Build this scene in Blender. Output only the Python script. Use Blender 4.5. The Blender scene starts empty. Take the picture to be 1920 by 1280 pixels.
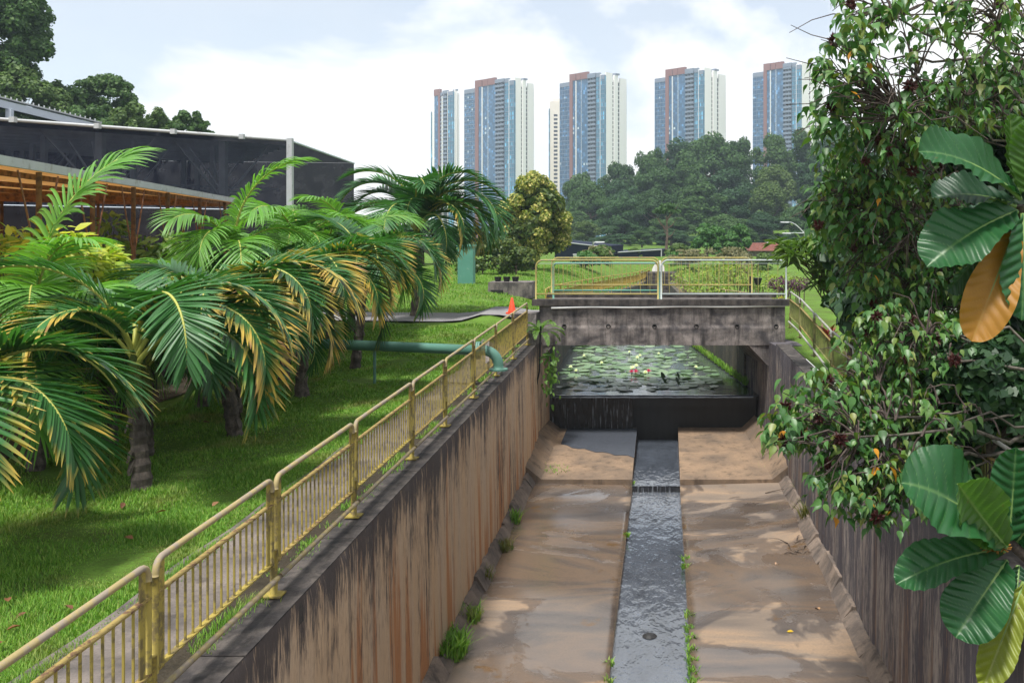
import bpy, math, random
import numpy as np
from mathutils import Vector, Matrix

# ------------------------------------------------------------------ camera, sky, sun, exposure
SC = bpy.context.scene
COL = SC.collection
F, CX, CY, CAMZ = 1800.0, 1238.0, 440.0, 3.6
cam = bpy.data.cameras.new('camera')
cam.sensor_width = 36.0
cam.lens = F / 1920 * 36
cam.shift_x = (960 - CX) / 1920
cam.shift_y = (CY - 640) / 1920
cam.clip_start = 0.1
cam.clip_end = 6000
cam_o = bpy.data.objects.new('camera', cam)
cam_o.location = (0, 0, CAMZ)
cam_o.rotation_euler = (math.radians(90), 0, 0)
COL.objects.link(cam_o)
SC.camera = cam_o

SUN_EL, SUN_AZ = math.radians(70), math.radians(-158)      # azimuth clockwise from +Y
world = bpy.data.worlds.new('World')
SC.world = world
world.use_nodes = True
wn = world.node_tree
wn.nodes.clear()
w_out = wn.nodes.new('ShaderNodeOutputWorld')
w_bg = wn.nodes.new('ShaderNodeBackground')
w_sky = wn.nodes.new('ShaderNodeTexSky')
w_sky.sky_type = 'NISHITA'
w_sky.sun_disc = False
w_sky.sun_elevation = SUN_EL
w_sky.sun_rotation = SUN_AZ
w_sky.dust_density = 0.4
w_bg.inputs['Strength'].default_value = 0.1
w_tc = wn.nodes.new('ShaderNodeTexCoord')
w_map = wn.nodes.new('ShaderNodeMapping')
w_map.inputs['Location'].default_value = (-1.54, 0.01, -2.03)
w_map.inputs['Scale'].default_value = (1.0, 1.0, 1.7)
w_n = wn.nodes.new('ShaderNodeTexNoise')
w_n.inputs['Scale'].default_value = 2.6
w_n.inputs['Detail'].default_value = 9
w_n.inputs['Roughness'].default_value = 0.52
w_n.inputs['Distortion'].default_value = 0.25
w_r = wn.nodes.new('ShaderNodeValToRGB')
w_r.color_ramp.elements[0].position = 0.44
w_r.color_ramp.elements[0].color = (0.46, 0.46, 0.46, 1)
w_r.color_ramp.elements[1].position = 0.50
w_r.color_ramp.elements[1].color = (0.97, 0.97, 0.97, 1)
w_n2 = wn.nodes.new('ShaderNodeTexNoise')
w_n2.inputs['Scale'].default_value = 5.0
w_n2.inputs['Detail'].default_value = 6
w_cr = wn.nodes.new('ShaderNodeValToRGB')
w_cr.color_ramp.elements[0].position = 0.3
w_cr.color_ramp.elements[0].color = (7.7, 7.95, 8.3, 1)
w_cr.color_ramp.elements[1].position = 0.7
w_cr.color_ramp.elements[1].color = (9.1, 8.85, 8.5, 1)
w_mix = wn.nodes.new('ShaderNodeMixRGB')
wl = wn.links.new
wl(w_tc.outputs['Generated'], w_map.inputs['Vector'])
wl(w_map.outputs[0], w_n.inputs['Vector'])
wl(w_map.outputs[0], w_n2.inputs['Vector'])
wl(w_n.outputs[0], w_r.inputs[0])
wl(w_n2.outputs[0], w_cr.inputs[0])
wl(w_r.outputs[0], w_mix.inputs[0])
wl(w_sky.outputs[0], w_mix.inputs[1])
wl(w_cr.outputs[0], w_mix.inputs[2])
wl(w_mix.outputs[0], w_bg.inputs[0])
wl(w_bg.outputs[0], w_out.inputs[0])

sun = bpy.data.lights.new('sun', 'SUN')
sun.energy = 4.2
sun.angle = math.radians(9.0)
sun.color = (1.0, 0.965, 0.91)
sun_o = bpy.data.objects.new('sun', sun)
sdir = Vector((math.sin(SUN_AZ) * math.cos(SUN_EL), math.cos(SUN_AZ) * math.cos(SUN_EL), math.sin(SUN_EL)))
sun_o.rotation_euler = sdir.to_track_quat('Z', 'Y').to_euler()
sun_o.location = (-20, -10, 60)
COL.objects.link(sun_o)

vs = SC.view_settings
vs.view_transform = 'Standard'
vs.look = 'None'
vs.exposure = 0.55
vs.gamma = 1.0
vs.use_curve_mapping = False
SC.cycles.max_bounces = 6
SC.cycles.diffuse_bounces = 3
SC.cycles.glossy_bounces = 3
SC.cycles.transmission_bounces = 4
SC.cycles.transparent_max_bounces = 12
SC.cycles.volume_bounces = 0
SC.cycles.use_adaptive_sampling = True
SC.cycles.adaptive_threshold = 0.02
SC.cycles.use_denoising = True

# ------------------------------------------------------------------ helpers
def W(px, py, Y):
    return np.array([(px - CX) * Y / F, Y, CAMZ - (py - CY) * Y / F])

def rng(s):
    return np.random.default_rng(s)

class MB:
    """collects vertices and faces of one mesh"""
    def __init__(self):
        self.v, self.f, self.n = [], [], 0
    def add(self, V, Fc):
        V = np.asarray(V, float)
        self.v.append(V)
        for q in Fc:
            self.f.append([int(i) + self.n for i in q])
        self.n += len(V)
        return self
    def box(self, x0, x1, y0, y1, z0, z1):
        V = [(x0,y0,z0),(x1,y0,z0),(x1,y1,z0),(x0,y1,z0),(x0,y0,z1),(x1,y0,z1),(x1,y1,z1),(x0,y1,z1)]
        return self.add(V, [(3,2,1,0),(4,5,6,7),(0,1,5,4),(1,2,6,5),(2,3,7,6),(3,0,4,7)])
    def hexa(self, V):
        return self.add(V, [(3,2,1,0),(4,5,6,7),(0,1,5,4),(1,2,6,5),(2,3,7,6),(3,0,4,7)])
    def beam(self, a, b, w, h, up=(0,0,1)):
        a, b, up = np.array(a, float), np.array(b, float), np.array(up, float)
        t = (b - a) / np.linalg.norm(b - a)
        s = np.cross(t, up)
        s /= np.linalg.norm(s) + 1e-9
        u = np.cross(s, t)
        o = [(-1,-1),(1,-1),(1,1),(-1,1)]
        V = [a + s*w/2*i + u*h/2*j for i, j in o] + [b + s*w/2*i + u*h/2*j for i, j in o]
        return self.add(V, [(0,1,2,3),(7,6,5,4),(0,4,5,1),(1,5,6,2),(2,6,7,3),(3,7,4,0)])
    def tube(self, P, r, n=8, cap=True):
        P = np.asarray(P, float)
        m = len(P)
        r = np.full(m, r, float) if np.isscalar(r) else np.asarray(r, float)
        T = np.gradient(P, axis=0)
        T /= np.linalg.norm(T, axis=1)[:, None] + 1e-12
        ref = np.array([0, 0, 1.0]) if abs(T[0][2]) < 0.9 else np.array([1.0, 0, 0])
        V = []
        for i in range(m):
            s = np.cross(T[i], ref)
            s /= np.linalg.norm(s) + 1e-12
            u = np.cross(s, T[i])
            ref = u
            a = np.arange(n) * 2 * math.pi / n
            V.append(P[i] + r[i] * (np.cos(a)[:, None] * s + np.sin(a)[:, None] * u))
        V = np.concatenate(V)
        Fc = []
        for i in range(m - 1):
            for k in range(n):
                k2 = (k + 1) % n
                Fc.append((i*n+k, (i+1)*n+k, (i+1)*n+k2, i*n+k2)[::-1])
        if cap:
            Fc.append(list(range(n)))
            Fc.append([(m-1)*n+k for k in range(n)][::-1])
        return self.add(V, Fc)
    def lathe(self, c, prof, n=16):
        c = np.array(c, float)
        a = np.arange(n) * 2 * math.pi / n
        V = np.concatenate([np.stack([c[0]+r*np.cos(a), c[1]+r*np.sin(a), np.full(n, c[2]+z)], 1) for r, z in prof])
        Fc = []
        for i in range(len(prof)-1):
            for k in range(n):
                k2 = (k+1) % n
                Fc.append((i*n+k, i*n+k2, (i+1)*n+k2, (i+1)*n+k))
        Fc.append(list(range(n))[::-1]); Fc.append([(len(prof)-1)*n+k for k in range(n)])
        return self.add(V, Fc)
    def mesh(self, name, mat, smooth=False, off=(0,0,0)):
        V = np.concatenate(self.v) - np.array(off)
        me = bpy.data.meshes.new(name)
        me.from_pydata(V.tolist(), [], self.f)
        if mat: me.materials.append(mat)
        if smooth:
            me.polygons.foreach_set('use_smooth', [True]*len(me.polygons))
        return me
    def build(self, name, mat, parent=None, smooth=False, base=None):
        """vertices are in world space; the object's origin goes to base (or the bbox foot)"""
        V = np.concatenate(self.v)
        if parent is not None:
            off = np.array(wloc(parent))
            o = bpy.data.objects.new(name, self.mesh(name, mat, smooth, off))
            o.parent = parent
        else:
            off = base if base is not None else np.array([(V[:,0].min()+V[:,0].max())/2, (V[:,1].min()+V[:,1].max())/2, V[:,2].min()])
            o = bpy.data.objects.new(name, self.mesh(name, mat, smooth, off))
            o.location = off
        COL.objects.link(o)
        return o

def wloc(o):
    l = Vector(o.location)
    while o.parent:
        o = o.parent
        l = l + Vector(o.location)
    return l

def fast_mesh(name, V, Fa, mat, attrs=None, smooth=False):
    """V (n,3), Fa (m,k) uniform polygons"""
    V = np.ascontiguousarray(V, np.float32); Fa = np.ascontiguousarray(Fa, np.int32)
    me = bpy.data.meshes.new(name)
    m, k = Fa.shape
    me.vertices.add(len(V)); me.loops.add(m*k); me.polygons.add(m)
    me.vertices.foreach_set('co', V.ravel())
    me.loops.foreach_set('vertex_index', Fa.ravel())
    me.polygons.foreach_set('loop_start', np.arange(0, m*k, k, dtype=np.int32))
    if smooth: me.polygons.foreach_set('use_smooth', np.ones(m, bool))
    for an, av in (attrs or {}).items():
        at = me.attributes.new(an, 'FLOAT', 'POINT')
        at.data.foreach_set('value', np.ascontiguousarray(av, np.float32))
    me.update(calc_edges=True)
    if mat: me.materials.append(mat)
    return me

def obj(name, me, parent=None, loc=(0,0,0), rot=(0,0,0), scale=(1,1,1)):
    o = bpy.data.objects.new(name, me)
    o.location = loc; o.rotation_euler = rot; o.scale = scale
    if parent is not None: o.parent = parent
    COL.objects.link(o)
    return o

def tag(o, label=None, cat=None, group=None, kind=None):
    if label: o['label'] = label
    if cat: o['category'] = cat
    if group: o['group'] = group
    if kind: o['kind'] = kind
    return o

def thing(name, loc, label, cat, group=None, rz=0.0):
    o = bpy.data.objects.new(name, None)
    o.empty_display_size = 0.2
    o.location = loc
    o.rotation_euler = (0, 0, rz)
    COL.objects.link(o)
    return tag(o, label, cat, group)

def norm(a):
    return a / (np.linalg.norm(a, axis=-1, keepdims=True) + 1e-12)

def frames(D, N):
    """orthonormal frames (n,3,3): columns = length axis, width axis, normal"""
    D = norm(D)
    S = norm(np.cross(N, D))
    U = np.cross(D, S)
    return np.stack([D, S, U], axis=2)

def scatter(T, TF, P, R, S, tattr=None):
    """template T (k,3), faces TF (m,j); positions P (n,3), frames R (n,3,3), scales S (n,) or (n,3)"""
    n, k = len(P), len(T)
    S = np.asarray(S, float)
    if S.ndim == 1: S = np.repeat(S[:, None], 3, 1)
    L = T[None] * S[:, None, :]
    V = np.einsum('nij,nkj->nki', R, L) + P[:, None, :]
    Fa = (TF[None] + (np.arange(n) * k)[:, None, None]).reshape(-1, TF.shape[1])
    return V.reshape(-1, 3), Fa

# ------------------------------------------------------------------ material helpers
class Mat:
    def __init__(self, name, rough=0.8, spec=0.3, color=(0.5,0.5,0.5)):
        self.m = bpy.data.materials.new(name)
        self.m.use_nodes = True
        self.nt = self.m.node_tree
        self.b = self.nt.nodes['Principled BSDF']
        self.out = self.nt.nodes['Material Output']
        self.b.inputs['Roughness'].default_value = rough
        self.b.inputs['Specular IOR Level'].default_value = spec
        self.b.inputs['Base Color'].default_value = (*color, 1)
    def n(self, t, **kw):
        nd = self.nt.nodes.new(t)
        for k, v in kw.items():
            if k in nd.inputs: self.set(nd.inputs[k], v)
            else: setattr(nd, k, v)
        return nd
    def set(self, sock, v):
        if isinstance(v, bpy.types.NodeSocket): self.nt.links.new(v, sock)
        elif isinstance(v, (tuple, list)) and sock.type == 'RGBA' and len(v) == 3: sock.default_value = (*v, 1)
        else: sock.default_value = v
    def pos(self, scale=(1,1,1), loc=(0,0,0), objspace=False):
        if objspace: s = self.n('ShaderNodeTexCoord').outputs['Object']
        else: s = self.n('ShaderNodeNewGeometry').outputs['Position']
        mp = self.n('ShaderNodeMapping')
        self.set(mp.inputs['Vector'], s)
        mp.inputs['Scale'].default_value = scale
        mp.inputs['Location'].default_value = loc
        return mp.outputs[0]
    def noise(self, vec, scale=5, detail=4, rough=0.55, dist=0.0):
        nd = self.n('ShaderNodeTexNoise', Scale=scale, Detail=detail, Roughness=rough, Distortion=dist)
        self.set(nd.inputs['Vector'], vec)
        return nd.outputs[0]
    def ramp(self, fac, stops, interp='LINEAR'):
        nd = self.n('ShaderNodeValToRGB')
        cr = nd.color_ramp
        cr.interpolation = interp
        while len(cr.elements) < len(stops): cr.elements.new(0.5)
        for e, (p, c) in zip(cr.elements, stops):
            e.position = p
            e.color = (c, c, c, 1) if np.isscalar(c) else (*c, 1)
        self.set(nd.inputs[0], fac)
        return nd.outputs[0]
    def mix(self, fac, a, b, mode='MIX'):
        nd = self.n('ShaderNodeMixRGB', blend_type=mode)
        self.set(nd.inputs[0], fac); self.set(nd.inputs[1], a); self.set(nd.inputs[2], b)
        return nd.outputs[0]
    def math(self, op, a, b=0.0, clamp=False):
        nd = self.n('ShaderNodeMath', operation=op, use_clamp=clamp)
        self.set(nd.inputs[0], a); self.set(nd.inputs[1], b)
        return nd.outputs[0]
    def sep(self, vec):
        nd = self.n('ShaderNodeSeparateXYZ'); self.set(nd.inputs[0], vec)
        return nd.outputs
    def attr(self, name):
        return self.n('ShaderNodeAttribute', attribute_name=name).outputs['Fac']
    def island(self):
        return self.n('ShaderNodeNewGeometry').outputs['Random Per Island']
    def objrand(self):
        return self.n('ShaderNodeObjectInfo').outputs['Random']
    def color(self, c): self.set(self.b.inputs['Base Color'], c); return self
    def rough(self, c): self.set(self.b.inputs['Roughness'], c); return self
    def bump(self, h, strength=0.4, dist=0.02):
        nd = self.n('ShaderNodeBump', Strength=strength, Distance=dist)
        self.set(nd.inputs['Height'], h)
        self.set(self.b.inputs['Normal'], nd.outputs[0])
        return self
    def translucent(self, c, fac=0.3):
        t = self.n('ShaderNodeBsdfTranslucent'); self.set(t.inputs['Color'], c)
        mx = self.n('ShaderNodeMixShader'); mx.inputs[0].default_value = fac
        self.nt.links.new(self.b.outputs[0], mx.inputs[1]); self.nt.links.new(t.outputs[0], mx.inputs[2])
        self.nt.links.new(mx.outputs[0], self.out.inputs['Surface'])
        return self

def leaf_mat(name, cols, rough=0.45, spec=0.35, tr=0.28, objr=0.0):
    """foliage: colour picked per leaf from a ramp, slightly translucent"""
    m = Mat(name, rough, spec)
    f = m.island()
    if objr:
        f = m.math('ADD', m.math('MULTIPLY', f, 1 - objr), m.math('MULTIPLY', m.objrand(), objr))
    st = [(i / max(1, len(cols) - 1), c) for i, c in enumerate(cols)]
    c = m.ramp(f, st)
    m.color(c)
    m.translucent(m.mix(1.0, c, (1.5, 1.7, 0.7), 'MULTIPLY'), tr)
    return m.m

def paint(name, col, wear, amount=0.45, rough=0.5, scale=9):
    m = Mat(name, rough, 0.4)
    p = m.pos()
    a = m.noise(p, scale, 6, 0.65)
    b = m.noise(p, 2.1, 3)
    f = m.ramp(a, [(amount + 0.1, 0.0), (amount + 0.2, 1.0)])
    c = m.mix(b, tuple(x * 0.8 for x in col), tuple(min(1, x * 1.15) for x in col))
    m.color(m.mix(f, c, wear))
    m.rough(m.ramp(a, [(0.3, rough), (0.8, min(1, rough + 0.3))]))
    m.bump(a, 0.25, 0.004)
    return m.m
# ------------------------------------------------------------------ materials
def concrete(name, light, dark, scale=1.6, stain=0.5, vert=False):
    m = Mat(name, 0.88, 0.25)
    p = m.pos()
    big = m.noise(p, scale, 8, 0.62, 0.3)
    fine = m.noise(p, 38, 5, 0.6)
    st = m.noise(m.pos((3.5, 3.5, 0.45)), 1.3, 6, 0.65)
    c = m.mix(m.ramp(big, [(0.38, 0.0), (0.62, 1.0)]), dark, light)
    c = m.mix(m.ramp(st, [(stain - 0.05, 0.0), (stain + 0.13, 0.8)]), c, tuple(x * 0.35 for x in dark))
    c = m.mix(m.ramp(fine, [(0.35, 0.35), (0.65, 0.0)]), c, tuple(x * 0.5 for x in dark))
    m.color(c)
    m.bump(m.math('ADD', fine, m.math('MULTIPLY', big, 0.6)), 0.5, 0.015)
    return m.m

def streak_wall(name, tan, tan2, rust, black, top, bias, hrel):
    """board-marked wall with black algae runs hanging from its top, rust runs lower down"""
    m = Mat(name, 0.9, 0.2)
    x, y, z = m.sep(m.pos())
    zz = m.math('SUBTRACT', m.math('MULTIPLY', y, 0.01), z)           # metres below the coping
    a = m.noise(m.pos((1, 2.7, 0.20)), 1.35, 8, 0.72, 0.3)
    b = m.noise(m.pos((1, 11, 0.55)), 1.6, 8, 0.78)
    bw = m.noise(m.pos((1, 0.55, 0.10)), 1.0, 3)
    c0 = m.noise(m.pos((1, 1.9, 0.3), (0, 7, 2)), 1.3, 5, 0.6)
    fine = m.noise(m.pos((1, 22, 3.0)), 2.0, 6, 0.75)
    base = m.mix(m.ramp(c0, [(0.35, 0.0), (0.65, 1.0)]), tan, tan2)
    base = m.mix(m.ramp(fine, [(0.3, 0.45), (0.6, 0.0)]), base, tuple(v * 0.55 for v in tan))
    hz = m.math('MULTIPLY', zz, hrel)
    rmask = m.math('ADD', m.noise(m.pos((1, 2.6, 0.12), (0, 31, 0)), 1.1, 5, 0.6), m.math('MULTIPLY', zz, 0.03))
    base = m.mix(m.ramp(rmask, [(0.585, 0.0), (0.66, 0.8)]), base, rust)
    fl = m.noise(m.pos((1, 24, 2.6), (0, 9, 1)), 1.5, 4, 0.7)
    pa = m.noise(m.pos((1, 0.75, 0.42), (0, 3, 5)), 1.0, 4, 0.6)
    s = m.math('ADD', m.math('MULTIPLY', a, 0.36), m.math('MULTIPLY', b, 0.22))
    s = m.math('ADD', s, m.math('ADD', m.math('MULTIPLY', fl, 0.30), m.math('MULTIPLY', pa, 0.24)))
    s = m.math('ADD', s, m.math('MULTIPLY', m.ramp(m.math('MULTIPLY', zz, 0.25), [(0.0, 1.0), (0.05, 0.72), (0.14, 0.34), (0.4, 0.14), (1.0, 0.0)]), hrel))
    s = m.math('ADD', s, bias)
    k = m.ramp(s, [(0.555, 0.0), (0.625, 0.92)])
    m.color(m.mix(k, base, m.mix(fine, black, tuple(v * 1.9 for v in black))))
    edge = m.ramp(zz, [(0.05, 1.0), (0.17, 0.0)])
    h = m.math('ADD', m.math('MULTIPLY', b, 0.5), m.math('ADD', a, m.math('MULTIPLY', fine, 0.5)))
    m.bump(h, 0.55, 0.03)
    return m.m

M_CONC = concrete('bridge_concrete', (0.27, 0.235, 0.215), (0.075, 0.068, 0.07), 2.0, 0.53)
M_COPING = concrete('coping_concrete', (0.11, 0.095, 0.085), (0.04, 0.036, 0.036), 3.3, 0.52)
M_WALK = concrete('walkway_concrete', (0.20, 0.17, 0.15), (0.09, 0.08, 0.075), 1.3, 0.6)
M_PALECONC = concrete('pale_concrete', (0.30, 0.27, 0.24), (0.14, 0.12, 0.11), 1.6, 0.58)
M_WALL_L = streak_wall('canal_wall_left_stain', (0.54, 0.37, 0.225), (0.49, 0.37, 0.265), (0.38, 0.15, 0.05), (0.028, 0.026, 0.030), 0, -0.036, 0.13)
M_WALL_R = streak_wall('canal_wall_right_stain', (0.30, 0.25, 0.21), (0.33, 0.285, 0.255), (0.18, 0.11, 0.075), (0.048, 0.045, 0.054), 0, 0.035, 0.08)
M_WALL_UP = streak_wall('upstream_wall_stain', (0.13, 0.11, 0.08), (0.17, 0.14, 0.11), (0.08, 0.09, 0.03), (0.03, 0.032, 0.03), 0, 0.04, 0.05)

def floor_mat():
    m = Mat('canal_floor_concrete', 0.75, 0.45)
    p = m.pos((0.28, 1.0, 1))
    band = m.noise(m.pos((0.22, 0.55, 1), (3, 1, 0)), 1.0, 6, 0.55, 1.1)
    wet = m.noise(m.pos((0.35, 0.42, 1), (5.2, 3.7, 0)), 0.8, 6, 0.6, 0.7)
    fine = m.noise(m.pos(), 30, 6, 0.7)
    grit = m.noise(m.pos(), 140, 3, 0.7)
    c = m.ramp(band, [(0.30, (0.11, 0.088, 0.072)), (0.42, (0.20, 0.152, 0.112)), (0.52, (0.30, 0.205, 0.128)), (0.60, (0.21, 0.16, 0.118)), (0.72, (0.12, 0.096, 0.08))])
    c = m.mix(m.ramp(fine, [(0.3, 0.4), (0.62, 0.0)]), c, (0.09, 0.075, 0.065))
    c = m.mix(m.ramp(grit, [(0.28, 0.5), (0.45, 0.0)]), c, (0.06, 0.055, 0.05))
    wx, wy, wz = m.sep(m.pos())
    leftness = m.ramp(m.math('MULTIPLY', m.math('ADD', wx, 4.0), 0.125), [(0.40, 0.06), (0.62, -0.03)])
    w2 = m.math('ADD', wet, leftness)
    wf = m.ramp(w2, [(0.505, 0.0), (0.535, 1.0)])
    dm = m.ramp(w2, [(0.445, 0.0), (0.475, 0.85)])
    c = m.mix(dm, c, m.mix(1.0, c, (0.42, 0.43, 0.48), 'MULTIPLY'))
    gold = m.noise(m.pos((0.9, 0.9, 1), (1.3, 8.4, 0)), 0.9, 5, 0.6)
    c = m.mix(m.ramp(m.math('ADD', gold, m.math('MULTIPLY', leftness, 0.7)), [(0.66, 0.0), (0.70, 0.8)]), c, (0.11, 0.055, 0.012))
    m.color(c)
    m.rough(m.mix(wf, m.ramp(dm, [(0, 0.82), (1, 0.42)]), (0.09, 0.09, 0.09)))
    m.b.inputs['IOR'].default_value = 1.6
    hh = m.math('MULTIPLY', m.math('ADD', fine, grit), m.ramp(wf, [(0, 1.0), (1, 0.12)]))
    m.bump(hh, 0.35, 0.012)
    return m.m
M_FLOOR = floor_mat()

def water_mat(name, sx, sy, scale, strength, dist, col):
    m = Mat(name, 0.06, 0.6, col)
    a = m.noise(m.pos((sx, sy, 1)), scale, 4, 0.6, 0.3)
    b = m.noise(m.pos((sx, sy, 1)), scale * 3.1, 3, 0.5)
    m.b.inputs['IOR'].default_value = 1.9
    d = m.noise(m.pos((1.2, 0.5, 1)), 1.6, 6, 0.65)
    m.color(m.ramp(d, [(0.35, tuple(v * 0.7 for v in col)), (0.52, col), (0.68, tuple(v * 1.25 for v in col))]))
    m.bump(m.math('ADD', a, m.math('MULTIPLY', b, 0.45)), strength, dist)
    return m.m
M_STREAM = water_mat('stream_water', 1.0, 0.40, 2.6, 1.0, 0.036, (0.06, 0.07, 0.088))
M_POND = water_mat('pond_water', 0.30, 1.7, 1.5, 1.0, 0.013, (0.075, 0.09, 0.09))
m = Mat('falling_water', 0.18, 0.6)
s = m.noise(m.pos((9, 1, 0.5)), 2.2, 5, 0.7)
m.color(m.mix(m.ramp(s, [(0.56, 0.0), (0.74, 0.75)]), (0.008, 0.009, 0.012), (0.5, 0.55, 0.6)))
m.bump(s, 0.9, 0.04)
M_FALL = m.m
m = Mat('weir_shaded_concrete', 0.5, 0.4)
s = m.noise(m.pos((5, 1, 0.5)), 1.4, 5, 0.6)
m.color(m.mix(s, (0.009, 0.009, 0.010), (0.024, 0.023, 0.022)))  # near-black weir colour includes the shadow under the bridge
m.bump(s, 0.5, 0.02)
M_WEIR = m.m

def ground_mat(name, cols, scale=0.9):
    m = Mat(name, 0.95, 0.1)
    a = m.noise(m.pos(), scale, 8, 0.65)
    b = m.noise(m.pos(), 26, 5, 0.7)
    c = m.ramp(m.math('ADD', m.math('MULTIPLY', a, 0.55), m.math('MULTIPLY', b, 0.45)), [(0.34 + 0.32 * i / (len(cols) - 1), c) for i, c in enumerate(cols)])
    m.color(c)
    m.bump(b, 0.8, 0.05)
    return m.m
M_GROUND = ground_mat('grass_ground', [(0.10, 0.085, 0.04), (0.08, 0.13, 0.024), (0.105, 0.20, 0.03), (0.14, 0.24, 0.04)])
M_SOIL = ground_mat('dark_soil', [(0.02, 0.018, 0.014), (0.05, 0.042, 0.03), (0.075, 0.06, 0.045)], 2.0)
M_ROAD = concrete('road_asphalt', (0.24, 0.235, 0.235), (0.19, 0.185, 0.19), 0.8, 0.85)
m = Mat('grass_blade', 0.6, 0.2)
c = m.ramp(m.island(), [(0, (0.08, 0.18, 0.026)), (0.4, (0.13, 0.28, 0.034)), (0.75, (0.185, 0.35, 0.048)), (1, (0.30, 0.38, 0.10))])
dp = m.noise(m.pos(), 0.8, 6, 0.65, 0.4)
c = m.mix(m.ramp(dp, [(0.52, 0.0), (0.68, 0.75)]), c, m.mix(m.island(), (0.17, 0.19, 0.055), (0.26, 0.21, 0.09)))
dk = m.noise(m.pos((1, 1, 1), (7, 3, 0)), 0.55, 4, 0.6)
c = m.mix(m.ramp(dk, [(0.5, 0.0), (0.7, 0.4)]), c, (0.07, 0.19, 0.025))
m.color(c); m.translucent(m.mix(1.0, c, (1.4, 1.5, 0.7), 'MULTIPLY'), 0.3)
M_BLADE = m.m

M_YEL = paint('yellow_rail_paint', (0.31, 0.24, 0.05), (0.15, 0.115, 0.045), 0.38, 0.62, 9)
M_YELB = paint('yellow_bar_paint', (0.42, 0.30, 0.05), (0.26, 0.17, 0.06), 0.45, 0.55, 11)
M_HAND = paint('worn_handrail_paint', (0.31, 0.245, 0.11), (0.25, 0.205, 0.155), 0.36, 0.6, 7)
M_RUST = paint('rust_streaked_paint', (0.27, 0.20, 0.06), (0.12, 0.065, 0.035), 0.40, 0.8, 14)
M_OLIVE = paint('algae_olive_paint', (0.19, 0.19, 0.055), (0.11, 0.115, 0.04), 0.36, 0.7, 5)
M_PALEMETAL = paint('pale_galvanised', (0.42, 0.44, 0.45), (0.26, 0.26, 0.25), 0.5, 0.42, 6)
M_TEAL = paint('teal_pipe_paint', (0.085, 0.20, 0.155), (0.07, 0.14, 0.11), 0.5, 0.38, 6)
M_TEALG = paint('teal_gate_paint', (0.09, 0.26, 0.20), (0.16, 0.30, 0.24), 0.5, 0.45, 6)
M_WHITE = paint('white_conduit', (0.72, 0.72, 0.70), (0.5, 0.48, 0.45), 0.6, 0.5, 6)
M_CONE = paint('cone_orange_plastic', (0.78, 0.075, 0.025), (0.55, 0.09, 0.05), 0.6, 0.45, 6)
M_BLACK = Mat('black_rubber', 0.7, 0.3, (0.02, 0.02, 0.02)).m

# ------------------------------------------------------------------ terrain
def sst(a, b, x):
    t = np.clip((x - a) / (b - a), 0, 1)
    return t * t * (3 - 2 * t)

EL = np.array([(-40,-3.95),(4,-3.95),(30,-4.2),(34,-4.25),(37,-4.45),(45,-4.35),(60,-3.45),(80,-1.75),(95,-0.7),(100,0),(3000,0)])
ER = np.array([(-40,4.0),(30,4.0),(32,3.5),(34,3.2),(45,1.5),(60,1.35),(80,1.0),(95,0.4),(100,0),(3000,0)])
def edge_l(Y): return np.interp(Y, EL[:,0], EL[:,1])
def edge_r(Y): return np.interp(Y, ER[:,0], ER[:,1])

def bank_z(Y):
    return 0.01 * np.clip(Y, -40, 36) - 0.024 * (np.clip(Y, 36, 80) - 36)
def ground_z(X, Y):
    X, Y = np.asarray(X, float), np.asarray(Y, float)
    base = bank_z(Y)
    dl = np.clip(edge_l(Y) - X, 0, None)
    dr = np.clip(X - edge_r(Y), 0, None)
    zl = base - 0.06 + 0.5 * sst(23, 30.5, Y) * sst(0.2, 1.7, dl)
    zl = zl + (1.15 - 0.85 - base) * sst(35.5, 39.5, Y) * sst(0.3, 5.0, dl) + 0.45 * sst(35.5, 39.5, Y) * sst(0.3, 5.0, dl)
    zl = zl + 0.62 * sst(2.6, 0.2, dl) * sst(29.9, 30.8, Y) * (1 - sst(34.3, 37, Y))
    zr = base - 0.06 + 0.6 * sst(22, 31, Y) * sst(0.2, 1.5, dr) - 0.35 * sst(34, 42, Y)
    zr = zr + (0.55 - base) * sst(42, 70, Y) * sst(1.0, 9.0, dr)
    z = np.where(X < 0, zl, zr)
    far = sst(86, 100, Y)
    z = z * (1 - far) + 0.95 * far
    hillr = 12 * sst(205, 330, Y) * sst(-22, 12, X)
    return z + hillr

ys = np.concatenate([np.arange(-30, 3, 3.0), np.arange(3, 60, 0.5), np.arange(60, 101, 1.0), np.arange(103, 130, 3.0), np.arange(130, 400, 15.0), np.array([450, 520, 600, 700, 800, 880])])
offs = np.concatenate([np.arange(0, 6, 0.25), np.arange(6, 20, 0.7), np.arange(20, 60, 3.0), np.arange(60, 300, 20.0), np.array([320, 400, 470])])
for side, nm in ((-1, 'lawn_ground'), (1, 'right_bank_ground')):
    Yg, Og = np.meshgrid(ys, offs, indexing='ij')
    e = edge_l(Yg) if side < 0 else edge_r(Yg)
    Xg = e + side * Og
    Zg = ground_z(Xg, Yg)
    Zg = Zg + 0.02 * np.sin(Xg * 2.1 + Yg) * np.sin(Yg * 1.7 - Xg) * (Og > 1.2)
    a, b = Yg.shape
    idx = np.arange(a * b).reshape(a, b)
    q = np.stack([idx[:-1,:-1], idx[1:,:-1], idx[1:,1:], idx[:-1,1:]], -1).reshape(-1, 4)
    if side > 0: q = q[:, ::-1]
    o = obj('ground' if side < 0 else 'bank_ground', fast_mesh(nm, np.stack([Xg, Yg, Zg], -1).reshape(-1, 3), q, M_GROUND, smooth=True))
    tag(o, kind='structure')

# ------------------------------------------------------------------ the canal
def wl_x(Y): return -3.36 - 0.0123 * Y          # inner top edge of the left wall
def top_z(Y): return 0.01 * Y
def flo_z(Y): return -3.4 + 0.01 * Y

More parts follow.
